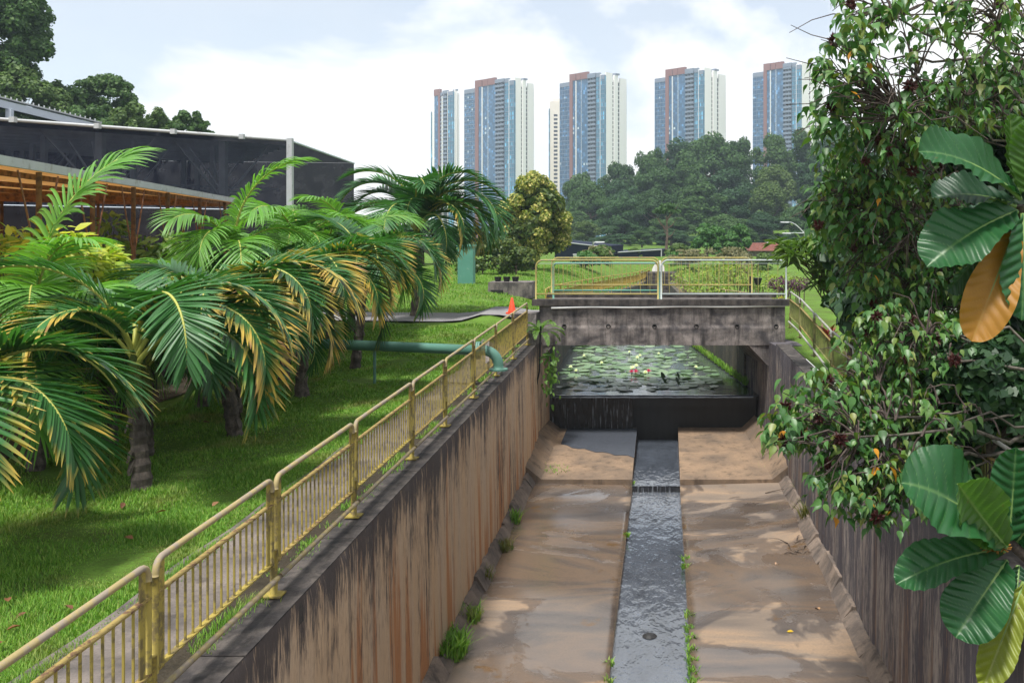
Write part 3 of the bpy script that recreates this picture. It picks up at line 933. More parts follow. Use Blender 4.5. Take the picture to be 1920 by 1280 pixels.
root = thing('water_pipe', (-7.5, YP, 0.3), 'teal green water pipe crossing the lawn and bending down over the canal wall', 'pipe')
zp = 1.00
MB().tube([(-9.2, YP + 1.2, zp + 0.06), (-7.3, YP + 0.75, zp + 0.04), (-5.5, YP + 0.33, zp + 0.02), (-4.10, YP, zp)], 0.115, 16).build('pipe_run', M_TEAL, root, True)
b = MB()
for dx, r_ in ((-4.13, 0.20), (-4.085, 0.20)):
    b.tube([(dx, YP, zp), (dx + 0.036, YP, zp)], r_, 18)
b.build('flange', M_TEAL, root)
for k in range(8):
    a = k * math.pi / 4
    MB().tube([(-4.16, YP + 0.168 * math.cos(a), zp + 0.168 * math.sin(a)), (-4.02, YP + 0.168 * math.cos(a), zp + 0.168 * math.sin(a))], 0.014, 6).build('bolt', M_TEAL, root)
E = [(-4.06, YP, zp)]
for i in range(9):
    a = math.pi / 2 * i / 8
    E.append((-3.98 + 0.34 * math.sin(a), YP, zp - 0.34 + 0.34 * math.cos(a)))
E.append((-3.64, YP, zp - 0.42))
MB().tube(E, 0.115, 16).build('elbow', M_TEAL, root, True)
MB().tube([(-3.64, YP, zp - 0.45), (-3.64, YP, zp - 0.41)], 0.21, 18).build('flange', M_TEAL, root)
b = MB(); b.tube([(-4.25, YP + 0.06, 0.1), (-4.25, YP + 0.06, zp - 0.05)], 0.03, 8); b.build('support', M_TEAL, root)
b = MB(); b.tube([(-6.6, YP + 0.58, 0.1), (-6.6, YP + 0.58, zp - 0.05)], 0.035, 8); b.build('support', M_TEAL, root)

p = W(960, 587, 31.6)
root = thing('traffic_cone', p, 'orange traffic cone standing at the end of the bridge beside the railing', 'cone')
MB().lathe((p[0], p[1], p[2]), [(0.14, 0.03), (0.13, 0.06), (0.035, 0.50), (0.028, 0.51)], 18).build('cone_body', M_CONE, root, True)
b = MB(); b.box(p[0] - 0.18, p[0] + 0.18, p[1] - 0.18, p[1] + 0.18, p[2] - 0.02, p[2] + 0.035); b.build('cone_base', M_CONE, root)

# concrete planter box with a spiky plant, teal pillar
c = W(965, 553, 44)
root = thing('concrete_box', c, 'low weathered concrete box on the grass bank left of the bridge', 'planter')
b = MB(); b.hexa([(c[0]-1.1,43.2,c[2]-0.1),(c[0]+0.9,43.2,c[2]-0.1),(c[0]+0.9,44.8,c[2]-0.1),(c[0]-1.1,44.8,c[2]-0.1),(c[0]-1.07,43.2,c[2]+0.62),(c[0]+0.88,43.2,c[2]+0.62),(c[0]+0.88,44.8,c[2]+0.62),(c[0]-1.07,44.8,c[2]+0.62)]); b.build('box_body', M_CONC, root)
b = MB(); b.box(c[0]-0.95, c[0]-0.4, 43.15, 43.22, c[2]+0.05, c[2]+0.28); b.build('opening', M_BLACK, root)
for k, dx in enumerate((-0.75, -0.35, 0.05)):
    b = MB(); b.lathe((c[0]+dx, 43.9, c[2]+0.62), [(0.12, 0), (0.17, 0.22), (0.15, 0.22), (0.14, 0.18)], 14)
    o = b.build('plant_pot', M_BLACK); tag(o, 'small black plant pot on the concrete box by the grass bank', 'pot', 'black pots on the concrete box')
c = W(873, 533, 47)
root = thing('teal_pillar', c, 'teal painted pillar standing behind the largest palm', 'pillar')
b = MB(); b.box(c[0]-0.35, c[0]+0.4, 46.8, 47.4, c[2]-0.3, c[2]+1.85); b.build('pillar_body', M_TEALG, root)
b = MB(); b.box(c[0]-0.4, c[0]+0.45, 46.75, 47.45, c[2]+1.855, c[2]+1.95); b.build('pillar_cap', M_TEALG, root)
# ------------------------------------------------------------------ towers
def glass_grid(name, base, light, cw, fh):
    """curtain wall: panes told apart by a per-pane random tone"""
    m = Mat(name, 0.22, 0.5)
    x, y, z = m.sep(m.pos(objspace=True))
    cx = m.math('FLOOR', m.math('DIVIDE', x, cw)); cz = m.math('FLOOR', m.math('DIVIDE', z, fh))
    cb = m.n('ShaderNodeCombineXYZ'); m.set(cb.inputs[0], cx); m.set(cb.inputs[1], cz)
    wnz = m.n('ShaderNodeTexWhiteNoise', noise_dimensions='3D'); m.set(wnz.inputs['Vector'], cb.outputs[0])
    c = m.ramp(wnz.outputs[0], [(0.0, base), (0.55, tuple(v * 1.35 for v in base)), (0.8, tuple(v * 1.9 for v in base)), (0.95, tuple(v * 3 for v in base)), (0.988, light)], 'CONSTANT')
    m.color(c)
    return m.m
M_GLASS = glass_grid('tower_blue_glass', (0.042, 0.10, 0.19), (0.5, 0.58, 0.65), 1.6, 1.55)
M_GLASS2 = glass_grid('tower_teal_glass', (0.055, 0.17, 0.26), (0.3, 0.5, 0.6), 1.3, 3.1)
M_TWHITE = Mat('tower_white_paint', 0.7, 0.3, (0.86, 0.84, 0.82)).m
M_TGREY = Mat('tower_grey_panel', 0.6, 0.3, (0.20, 0.23, 0.30)).m
M_TRED = Mat('tower_red_brown_frame', 0.7, 0.3, (0.23, 0.11, 0.10)).m
M_TBALC = Mat('tower_balcony_panel', 0.4, 0.4, (0.17, 0.21, 0.28)).m
M_TDARK = Mat('tower_recess_glass', 0.3, 0.5, (0.03, 0.035, 0.05)).m
M_TBAND = Mat('tower_floor_band', 0.6, 0.3, (0.16, 0.22, 0.32)).m
M_CREAM = Mat('tower_cream_paint', 0.7, 0.3, (0.72, 0.66, 0.58)).m
U_ = np.array([-0.75, 0.66]); V_ = np.array([0.66, 0.75]); V_ = V_ - U_ * (U_ @ V_); U_ /= np.linalg.norm(U_); V_ /= np.linalg.norm(V_)
ROT = math.atan2(U_[1], U_[0])
FH = 3.1
def tower(label, pxc, ytop, Yc, pxl, pxr, layout, variant):
    X0 = (pxc - CX) * Yc / F
    k = (pxl - CX) / F
    L = (k * Yc - X0) / (U_[0] - k * U_[1])
    k = (pxr - CX) / F
    S = (k * Yc - X0) / (V_[0] - k * V_[1])
    H = (CY - ytop) * Yc / F + CAMZ - 1
    root = thing('apartment_tower', (X0, Yc, 1.0), label, 'building', rz=ROT)
    # local frame: x along the facade (away to the left), y negative = into the block (towards +V)
    sy = -1 if (U_[0] * V_[1] - U_[1] * V_[0]) < 0 else 1
    def bx(b, x0, x1, d0, d1, z0, z1):     # d = depth measured inwards from the facade
        ya, yb_ = sorted((sy * d0, sy * d1)); b.box(x0, x1, ya, yb_, z0, z1)
    def part(name, mat, *boxes, par=None, kind=None):
        b = MB()
        for q in boxes: bx(b, *q)
        o = obj(name, b.mesh(name, mat), par or root)
        if kind: o['kind'] = kind
        return o
    nf = int(H / FH)
    Hs = H - 6
    part('core_wall', M_TWHITE, (0.3, L - 0.3, 1.2, S, 0, Hs - 1))
    part('roof_block', M_TWHITE, (L * 0.12, L * 0.5, S * 0.35, S * 0.9, Hs - 0.99, H - 3.5))
    z = L
    for bi, (kind, frac, dh, dep) in enumerate(layout):
        w = L * frac; x1, x0 = z, z - w; z = x0
        zt = H - dh
        if kind == 'glass' or kind == 'teal':
            g = M_GLASS if kind == 'glass' else M_GLASS2
            o = part('glass_bay', g, (x0, x1, dep, 1.19, 0, zt))
            part('floor_bands', M_TBAND, *[(x0 + 0.02, x1 - 0.02, dep - 0.18, dep - 0.02, f * FH, f * FH + 0.5) for f in range(8, int(zt / FH) + 1)], par=o, kind='stuff')
            part('mullions', M_TBAND, *[(x0 + w * j / max(2, int(w / 2.6)) - 0.1, x0 + w * j / max(2, int(w / 2.6)) + 0.1, dep - 0.26, dep - 0.03, 20, zt) for j in range(0, max(2, int(w / 2.6)) + 1)], par=o, kind='stuff')
            part('roof_parapet', M_TGREY, (x0 + .02, x1 - .02, dep - 0.3, 1.1, zt - 2.4, zt + 0.6), par=o)
        elif kind == 'red':
            o = part('red_frame', M_TRED, (x0, x1, dep, 1.18, 0, zt))
        elif kind == 'fin':
            part('white_fin', M_TWHITE, (x0, x1, dep, 1.18, 0, zt))
        elif kind == 'balc':
            part('recess', M_TDARK, (x0, x1, 0.7, 1.17, 0, zt - 1))
            me = None
            for f in range(8, int(zt / FH)):
                if me is None:
                    b = MB(); bx(b, x0 + 0.15, x1 - 0.15, dep, 0.69, 0, 0.35); bx(b, x0 + 0.15, x1 - 0.15, dep, dep + 0.2, 0.35, 1.45)
                    for e in range(1, 3): bx(b, x0 + w * e / 3 - 0.15, x0 + w * e / 3 + 0.15, dep + 0.25, 0.69, 0.35, 3.1)
                    me = b.mesh('balcony', M_TBALC)
                obj('balcony', me, root, (0, 0, f * FH))
            part('roof_parapet', M_TGREY, (x0, x1, dep + 0.1, 1.16, zt - 2.5, zt))
        elif kind == 'redtop':               # red beam across the crown joins the red leg
            part('glass_bay', M_GLASS, (x0, x1, dep + 0.3, 1.19, 0, zt - 5))
            part('red_crown', M_TRED, (x0, x1, dep - 0.2, 1.15, zt - 4.9, zt))
    # white side with dark slits
    def sx(b, d0, d1, z0, z1, pr):
        bx(b, -pr, 0.28, d0, d1, z0, z1)
    o = None
    b = MB(); sx(b, 1.0, S * 0.34, 0, Hs + 4, 0.5); obj('side_wall', b.mesh('side_wall', M_TWHITE), root)
    b = MB(); sx(b, S * 0.40, S * 0.56, 0, Hs + 3, 1.0); obj('side_wall', b.mesh('side_wall', M_TWHITE if variant else M_TWHITE), root)
    b = MB(); sx(b, S * 0.66, S * 0.97, 0, Hs + 1.5, 0.6); obj('side_wall', b.mesh('side_wall', M_TWHITE), root)
    for d0, d1 in ((0.34, 0.40), (0.56, 0.66), (0.97, 1.0)):
        b = MB(); sx(b, S * d0 + 0.02, S * d1 - 0.02, 0, Hs - 2, 0.02)
        s_ = obj('window_slit', b.mesh('window_slit', M_TDARK if d0 < 0.9 else M_GLASS2), root)
        b = MB()
        for f in range(8, int(Hs / FH)): sx(b, S * d0 + 0.1, S * d1 - 0.1, f * FH, f * FH + 0.7, 0.25)
        o = obj('floor_bands', b.mesh('floor_bands', M_TWHITE if d0 < 0.9 else M_TBAND), s_); o['kind'] = 'stuff'
    b = MB(); bx(b, -1.5, L * 0.16, S * 0.45, S * 0.62, Hs + 3.2, Hs + 4.4); obj('roof_canopy', b.mesh('roof_canopy', M_TGREY), root)
    return root
LA = [('glass', 0.24, 6.0, 0.0), ('red', 0.07, 0.0, -0.9), ('redtop', 0.07, 0.0, -0.7), ('fin', 0.012, 5.5, -0.9), ('redtop', 0.10, 0.0, -0.5), ('fin', 0.010, 5.0, -0.2), ('redtop', 0.15, 0.0, -0.7), ('balc', 0.18, 1.8, -1.2), ('teal', 0.08, 2.6, -0.2), ('fin', 0.01, 3, -0.4), ('teal', 0.09, 4.6, -0.1)]
tower('blue glass tower with a red framed crown, leftmost of the four large ones', 963, 140, 680, 871, 1001, LA, 0)
tower('blue glass tower with red frame beside the slim cream tower', 1133, 130, 680, 1050, 1175, LA, 1)
tower('blue glass tower with red frame, third large one from the left above the forest', 1318, 121, 680, 1228, 1361, LA, 1)
tower('blue glass tower with red frame partly hidden by the right shrub', 1501, 111, 680, 1412, 1545, LA, 0)
LB = [('redtop', 0.22, 0.0, -0.6), ('red', 0.10, 0.0, -0.7), ('balc', 0.10, 3, -0.4), ('fin', 0.05, 6, -0.7), ('balc', 0.24, 2.0, -1.0), ('fin', 0.03, 3, -0.4), ('teal', 0.26, 4.0, -0.2)]
tower('small narrow blue tower with red crown at the left end of the row', 850, 163, 740, 815, 861, LB, 0)
# slim pale slabs
def slab(label, px0, px1, ytop, Yc, mat):
    x0, x1 = (px0 - CX) * Yc / F, (px1 - CX) * Yc / F
    H = (CY - ytop) * Yc / F + CAMZ
    root = thing('apartment_tower', ((x0 + x1) / 2, Yc, 1), label, 'building')
    b = MB(); b.box(x0, x1, Yc, Yc + 14, 1, H); b.build('wall', mat, root)
    b = MB(); b.box(x0 - 0.8, x0 - 0.05, Yc - 0.5, Yc + 13, 1, H - 6); b.build('glass_edge', M_GLASS2, root)
    b = MB(); b.box(x0 + 2, x1 - 1, Yc + 3, Yc + 11, H + 0.01, H + 2.5); b.build('roof_block', mat, root)
    if x1 - x0 > 4:
        me = None
        wd = (x1 - x0)
        for f in range(9, int((H - 8) / FH)):
            b = MB(); b.box(x0 + wd * 0.35, x0 + wd * 0.68, Yc - 0.06, Yc - 0.01, f * FH + 1, f * FH + 2.7); o = b.build('window', M_TDARK, root)
    return root
slab('slim cream tower with one column of windows between two blue towers', 1031, 1052, 190, 760, M_CREAM)
slab('thin pale slab at the far left of the tower row', 810, 819, 196, 780, M_TWHITE)

# ------------------------------------------------------------------ shade houses
def net_mat(name, col, dens):
    m = Mat(name, 0.9, 0.1, col)
    s = m.noise(m.pos((1, 1, 1)), 1.4, 4)
    t = m.n('ShaderNodeBsdfTransparent')
    mx = m.n('ShaderNodeMixShader')
    m.set(mx.inputs[0], m.ramp(s, [(0.3, dens - 0.06), (0.7, dens + 0.05)]))
    m.nt.links.new(t.outputs[0], mx.inputs[1]); m.nt.links.new(m.b.outputs[0], mx.inputs[2])
    m.nt.links.new(mx.outputs[0], m.out.inputs['Surface'])
    return m.m
M_NET = net_mat('black_shade_net', (0.017, 0.021, 0.038), 0.72)
M_NET2 = net_mat('grey_shade_net', (0.035, 0.032, 0.04), 0.92)
M_STEEL = Mat('galvanised_steel', 0.45, 0.5, (0.30, 0.33, 0.37)).m
M_STEELD = Mat('dull_steel', 0.6, 0.4, (0.50, 0.55, 0.62)).m
A0 = np.array([-32.4, 22.05]); A1 = np.array([-15.4, 40.0]); A2 = np.array([-16.75, 52.5]); A3 = np.array([-33, 50.0])
ZT = 7.5
root = thing('shade_house', (A1[0], A1[1], 0.3), 'large black netted shade house with a steel corner post', 'greenhouse')
def net_panel(p, q, z0, z1, mat, name='net_panel', n=14):
    P = []
    for i in range(n + 1):
        t = i / n
        x, y = p + (q - p) * t
        nrm = np.array([-(q - p)[1], (q - p)[0]]); nrm = nrm / np.linalg.norm(nrm)
        for j in range(4):
            s = j / 3
            w = 0.05 * math.sin(t * 21) * math.sin(s * 3.14)
            P.append((x + nrm[0] * w, y + nrm[1] * w, z0 + (z1 - z0) * s))
    b = MB(); b.add(P, [(i*4+j, (i+1)*4+j, (i+1)*4+j+1, i*4+j+1) for i in range(n) for j in range(3)])
    return b.build(name, mat, root, True)
net_panel(A2, A3, 0.2, ZT, M_NET2); net_panel(A3, A0, 0.2, ZT, M_NET2); net_panel(A0, A1, 4.6, ZT, M_NET); net_panel(A0, A1, 0.2, 4.57, M_NET2)
net_panel(A1, A2, 5.2, ZT, M_NET); net_panel(A1, A2, 0.2, 5.15, M_NET2)
b = MB(); b.add([(*A0, ZT + 0.02), (*A1, ZT + 0.02), (*A2, ZT + 0.02), (*A3, ZT + 0.02)], [(0,1,2,3)]); b.build('net_roof', M_NET2, root)
MB().tube([(*A0, ZT), (*A1, ZT + 0.03)], 0.06, 8).build('top_rail', M_PALEMETAL, root, True)
MB().tube([(*A1, ZT), (*A2, ZT)], 0.05, 8).build('top_rail', M_STEELD, root, True)
MB().tube([(*A1, 5.2), (*A2, 5.2)], 0.07, 8).build('net_roll', M_BLACK, root, True)
MB().tube([(*(A0 + (0.03, -0.05)), 4.6), (*(A1 + (0.03, -0.05)), 4.6)], 0.025, 6).build('net_wire', M_STEELD, root, True)
b = MB(); b.box(A1[0] - 0.10, A1[0] + 0.12, A1[1] - 0.2, A1[1] + 0.02, 0.2, ZT + 0.1); b.build('corner_post', M_PALEMETAL, root)
for t in np.arange(0.08, 1, 0.105):
    c = A0 + (A1 - A0) * t
    b = MB(); b.box(c[0] - 0.09, c[0] + 0.09, c[1] - 0.2, c[1] - 0.02, ZT - 0.07, ZT + 0.12); b.build('rail_clamp', M_PALEMETAL, root)
inn = np.array([-0.73, 0.69])
for t in (0.06, 0.28, 0.5, 0.72, 0.9):
    c = A0 + (A1 - A0) * t + inn * 0.7
    b = MB(); b.box(c[0] - 0.13, c[0] + 0.13, c[1] - 0.13, c[1] + 0.13, 0.2, ZT - 0.15); b.build('inner_post', M_STEELD, root)
    d = (A1 - A0) / np.linalg.norm(A1 - A0)
    for sgn in (-1, 1):
        e = c + d * 1.9 * sgn
        b = MB(); b.beam((*c, 5.0), (*e, ZT - 0.2), 0.07, 0.07); b.build('brace', M_STEELD, root)
        e2 = c + inn * 2.4 + d * sgn * 0.4
        b = MB(); b.beam((*c, 5.3), (*e2, ZT - 0.3), 0.06, 0.06); b.build('brace', M_STEELD, root)
for k in range(9):                                               # inner rafters and purlins
    c0 = A0 + inn * (1.4 + 1.6 * k); c1 = A1 + inn * (1.4 + 1.6 * k) * np.array([0.6, 1])
    b = MB(); b.beam((*c0, ZT - 0.15), (*c1, ZT - 0.15), 0.10, 0.12); b.build('purlin', M_STEELD, root)
    if k % 3 == 1:
        b = MB(); b.beam((*c0, 5.6), (*c1, 5.6), 0.07, 0.07); b.build('purlin', M_STEELD, root)
        for t in np.arange(0.05, 1, 0.12):
            c = c0 + (c1 - c0) * t
            b = MB(); b.box(c[0] - 0.09, c[0] + 0.09, c[1] - 0.09, c[1] + 0.09, 0.2, ZT - 0.2); b.build('inner_post', M_STEELD, root)
            b = MB(); b.beam((*c, 5.2), (*(c + d * 1.5), ZT - 0.2), 0.05, 0.05); b.build('brace', M_STEELD, root)
# second shade roof showing above on the far left
root = thing('shade_house', (-26, 38, 0.3), 'taller shade roof with a steel edge behind the netted house, far left', 'greenhouse')
p0, p1 = W(-90, 172, 40), W(185, 240, 46)
b = MB(); b.beam(p0, p1, 0.12, 0.32); b.build('eave_beam', M_STEELD, root)
b = MB(); b.beam(p0 + (0, 0.1, 0.25), p1 + (0, 0.1, 0.25), 0.3, 0.06); b.build('roof_edge', M_PALEMETAL, root)
b = MB(); b.add([p0 + (0, 0.2, 0), p1 + (0, 0.2, 0), p1 + (-6, 20, 0), p0 + (-6, 20, 0)], [(0,1,2,3)]); b.build('net_roof', M_NET, root)
b = MB(); b.add([p0 + (0, 0.3, -0.1), p1 + (0, 0.3, -0.1), (p1[0], p1[1] + 0.3, 0.3), (p0[0], p0[1] + 0.3, 0.3)], [(0,1,2,3)]); b.build('net_panel', M_NET, root)
for t in (0.18, 0.36, 0.8):
    q = p0 + (p1 - p0) * t
    b = MB(); b.box(q[0] - 0.12, q[0] + 0.12, q[1] - 0.1, q[1] + 0.1, 0.3, q[2] - 0.15); b.build('post', M_STEELD, root)
for t in np.linspace(0.03, 0.97, 26):
    q = p0 + (p1 - p0) * t
    b = MB(); b.box(q[0] - 0.02, q[0] + 0.02, q[1], q[1] + 0.04, q[2] + 0.27, q[2] + 0.40); b.build('roof_clip', M_PALEMETAL, root)

# orange shed
M_ORANGE = paint('rusty_orange_paint', (0.26, 0.115, 0.05), (0.12, 0.055, 0.032), 0.38, 0.75, 6)
m = Mat('rusty_roof_underside', 0.7, 0.25)
s1 = m.noise(m.pos((0.4, 2, 1)), 1.1, 5); s2 = m.noise(m.pos(), 5, 5, 0.7)
m.color(m.mix(m.ramp(s2, [(0.4, 0), (0.7, 0.7)]), m.mix(s1, (0.42, 0.20, 0.07), (0.52, 0.30, 0.12)), (0.24, 0.12, 0.06)))
m.translucent((0.75, 0.42, 0.14), 0.30)
M_SHEET = m.m
M_ROOFTOP = paint('grey_roof_sheet', (0.42, 0.43, 0.44), (0.28, 0.27, 0.25), 0.45, 0.6, 3)
E0 = np.array([-9.15, 9.0]); E1 = np.array([-15.07, 34.0])
dE = (E1 - E0) / np.linalg.norm(E1 - E0)
G0 = np.array([-27.5, 23.5]); G1 = np.array([-16.6, 35.6])
ZR = 4.83
root = thing('open_shed', (*E1, 0.3), 'open shed with rusty orange posts and a thin grey roof', 'shed')
# corrugated roof sheets, each a part
nS = 16
for i in range(nS):
    t0, t1 = i / nS, (i + 1) / nS - 0.002
    V, Q = [], []
    nc = 12
    for j in range(nc + 1):
        t = t0 + (t1 - t0) * j / nc
        a_, b_ = E0 + (E1 - E0) * t, G0 + (G1 - G0) * t
        zc = 0.035 * (1 if j % 2 else -1)
        V += [(*a_, ZR - 0.06 + zc), (*b_, ZR + 0.02 + zc)]
    for j in range(nc): Q.append((2*j, 2*j+2, 2*j+3, 2*j+1))
    b = MB(); b.add(V, Q); b.build('roof_sheet', M_SHEET, root)
b = MB(); b.beam((*E0, ZR - 0.02), (*E1, ZR - 0.02), 0.06, 0.16); b.build('fascia', M_ROOFTOP, root)
for k in range(6):
    f = 0.04 + k / 6
    a_, b_ = E0 + (G0 - E0) * f, E1 + (G1 - E1) * f
    b = MB(); b.beam((*a_, ZR - 0.16), (*b_, ZR - 0.16), 0.06, 0.10); b.build('purlin', M_ORANGE, root)
def shed_post(c, back=False):
    z0 = 0.2
    b = MB(); b.tube([(*c, z0), (*c, ZR - 0.12)], 0.05, 10); b.build('post', M_ORANGE, root, True)
    for zz in (1.3, 2.1, 2.95):
        b = MB(); b.tube([(*c, zz), (*c, zz + 0.035)], 0.062, 10); b.build('post_band', M_ORANGE, root)
    for sg in (-1, 1):
        for (u, l) in (((dE, 0.9),) if not back else ()):
            e = c + u * l * sg
            b = MB(); b.beam((*c, 3.0), (*e, ZR - 0.14), 0.026, 0.026); b.build('strut', M_ORANGE, root)
for Y in (14.2, 17.1, 19.8, 22.5, 25.4, 28.9, 32.4):
    shed_post(E0 + dE * ((Y - 9.0) / dE[1]))
for t in np.linspace(0.25, 0.93, 5):
    shed_post(G0 + (G1 - G0) * t + (E1 - G1) * 0.12, True)
for (px, Y) in ((108, 20), (215, 24), (268, 25), (395, 30)):           # thin standpipes
    c = W(px, 440, Y)
    b = MB(); b.tube([(c[0], Y, 0.2), (c[0], Y, 2.9), (c[0] + 0.05, Y, 3.0), (c[0] + 0.18, Y, 3.02)], 0.025, 8); b.build('standpipe', M_ORANGE, root, True)

# far dark net houses, lamp posts, red roof
def far_net(label, px0, px1, y0, y1, Y, ybot):
    a, b_ = W(px0, y0, Y), W(px1, y1, Y + 6)
    rt = thing('shade_house', (a[0], Y, 0.9), label, 'greenhouse')
    zb_ = CAMZ - (ybot - CY) * Y / F
    m = MB(); m.hexa([(a[0], Y, zb_), (b_[0], Y + 6, zb_), (b_[0] + 2, Y + 22, zb_), (a[0], Y + 20, zb_), (a[0], Y, a[2]), (b_[0], Y + 6, b_[2]), (b_[0] + 2, Y + 22, b_[2]), (a[0], Y + 20, a[2])]); m.build('net_panel', M_NETSOLID, rt)
    m = MB(); m.tube([a + (0, -0.1, 0), b_ + (0, -0.1, 0)], 0.07, 6); m.build('top_rail', M_PALEMETAL, rt)
    m = MB(); m.tube([(b_[0], Y + 5.8, zb_), b_ + (0, -0.15, 0)], 0.08, 6); m.build('corner_post', M_PALEMETAL, rt)
M_NETSOLID = Mat('far_net', 0.9, 0.1, (0.02, 0.026, 0.045)).m
far_net('far dark shade house behind the yellow flowering tree', 1040, 1124, 452, 462, 100, 486)
far_net('far low dark shade house below the forest edge', 1159, 1240, 473, 468, 110, 487)
def lamp(label, px, ytop, Y, arms):
    c = W(px, ytop, Y); z0 = 0.9
    rt = thing('street_lamp', (c[0], Y, z0), label, 'street lamp')
    MB().tube([(c[0], Y, z0), (c[0], Y, c[2])], [0.11, 0.06], 8).build('pole', M_PALEMETAL, rt, True)
    for (dx, dz) in arms:
        P = [(c[0] + dx * t, Y, c[2] - 0.3 + dz * math.sin(t * 1.5708)) for t in np.linspace(0, 1, 8)]
        MB().tube(P, 0.06, 6).build('arm', M_PALEMETAL, rt, True)
        e = P[-1]; sg = 1 if dx > 0 else -1
        b = MB(); b.hexa([(e[0], Y - 0.15, e[2] - 0.07), (e[0] + sg * 0.9, Y - 0.15, e[2] - 0.04), (e[0] + sg * 0.9, Y + 0.15, e[2] - 0.04), (e[0], Y + 0.15, e[2] - 0.07), (e[0], Y - 0.1, e[2] + 0.07), (e[0] + sg * 0.9, Y - 0.1, e[2] + 0.05), (e[0] + sg * 0.9, Y + 0.1, e[2] + 0.05), (e[0], Y + 0.1, e[2] + 0.07)]); b.build('lamp_head', M_PALEMETAL, rt)
lamp('tall curved street lamp with two arms beside the right shrub', 1508, 432, 105, ((-1.7, 1.2), (-1.5, -0.0)))
lamp('small street lamp in front of the forest beside the red roof', 1462, 462, 125, ((-0.8, 0.8),))
lamp('slim grey lamp pole by the far dark shade house', 1112, 452, 96, ((0.25, 0.2),))
root = thing('red_roof_house', W(1440, 480, 118), 'small house with a red brown roof below the forest', 'building')
a = W(1409, 458, 118)
b = MB(); b.box(a[0], a[0] + 4.0, 118, 124, 0.9, a[2] - 0.8); b.build('wall', M_PALECONC, root)
M_REDROOF = concrete('red_brown_roof', (0.19, 0.075, 0.055), (0.13, 0.05, 0.04), 3, 0.6)
b = MB(); b.hexa([(a[0]-.4,117.5,a[2]-.8),(a[0]+4.4,117.5,a[2]-.8),(a[0]+4.4,124.5,a[2]-.8),(a[0]-.4,124.5,a[2]-.8),(a[0]+.2,119.5,a[2]+.15),(a[0]+3.8,119.5,a[2]+.15),(a[0]+3.8,122.5,a[2]+.15),(a[0]+.2,122.5,a[2]+.15)]); b.build('roof', M_REDROOF, root)
# small white bins far away by the net house
for px, lab in ((1083, 'small white bin by the far shade house, nearest the flowering tree'), (1100, 'small white bin left of the far lamp pole'), (1128, 'small white bin right of the far lamp pole')):
    c = W(px, 488, 99); c[2] = float(ground_z(c[0], 99))
    rt = thing('white_bin', c, lab, 'bin')
    b = MB(); b.hexa([(c[0]-.36,98.7,c[2]),(c[0]+.36,98.7,c[2]),(c[0]+.36,99.3,c[2]),(c[0]-.36,99.3,c[2]),(c[0]-.42,98.6,c[2]+.55),(c[0]+.42,98.6,c[2]+.55),(c[0]+.42,99.4,c[2]+.55),(c[0]-.42,99.4,c[2]+.55)]); b.build('body', M_WHITE, rt)
    b = MB(); b.box(c[0]-.45, c[0]+.45, 98.55, 99.45, c[2]+.553, c[2]+.66); b.build('lid', M_PALEMETAL, rt)
# ------------------------------------------------------------------ trees
QUAD = np.array([(-0.5,-0.32,0.0),(0.15,-0.42,0.06),(0.6,0.0,-0.05),(0.1,0.42,0.06),(-0.5,0.3,0.0)])
def crown(name, seed, rx, ry, rz, cz, n_lobes, n_leaf, size, mat, lobe=0.42, flat=0.0, up=0.25):
    """crown built from many leaf clumps on lumpy lobes"""
    r = rng(seed)
    d = norm(r.normal(size=(n_lobes, 3)))
    d[:, 2] = np.where(d[:, 2] < -0.85, -d[:, 2], d[:, 2])
    rad = r.uniform(0.35, 1.0, n_lobes) ** 0.6
    C = d * rad[:, None] * np.array([rx, ry, rz]) * (1 - lobe * 0.6)
    LR = r.uniform(0.65, 1.25, n_lobes) * lobe
    w = LR ** 2; w /= w.sum()
    k = r.choice(n_lobes, n_leaf, p=w)
    dd = norm(r.normal(size=(n_leaf, 3)))
    low = dd[:, 2] < -0.2
    dd[low, 2] *= r.uniform(-1, 1, low.sum())
    q = r.uniform(0.62, 1.06, n_leaf) ** 0.7
    P = C[k] + dd * (LR[k] * q)[:, None] * np.array([rx, ry, rz]) * np.array([1, 1, 0.85])
    N = norm(dd + r.normal(0, 0.45, (n_leaf, 3)) + np.array([0, 0, up]))
    D = norm(np.cross(N, r.normal(size=(n_leaf, 3))) + np.array([0, 0, -0.2]))
    S = size * r.uniform(0.6, 1.4, n_leaf)
    V, Fa = scatter(QUAD, np.array([[0, 1, 2, 3, 4]]), P + np.array([0, 0, cz]), frames(D, N), S)
    return fast_mesh(name, V, Fa, mat)

def limbs(h, r0, seed, spread, n=6, top=1.0):
    r = rng(seed)
    b = MB()
    P = [(0.12 * math.sin(i * 1.3 + seed), 0.12 * math.cos(i + seed), -0.4 + (h + 0.4) * i / 5) for i in range(6)]
    P = np.array(P) * np.array([h * 0.12, h * 0.12, 1]); 
    b.tube(P, np.linspace(r0, r0 * 0.35, 6), 8)
    for k in range(n):
        t = r.uniform(0.45, 0.95); s = np.array([np.interp(t, np.linspace(0, 1, 6), P[:, j]) for j in range(3)])
        a = k * 6.283 / n + r.uniform(-0.4, 0.4)
        e = s + np.array([math.cos(a) * spread, math.sin(a) * spread, h * r.uniform(0.15, 0.5) * top])
        m_ = (s + e) / 2 + np.array([0, 0, -0.06 * h])
        b.tube([s, m_, e], [r0 * 0.4, r0 * 0.26, r0 * 0.08], 6)
    return b

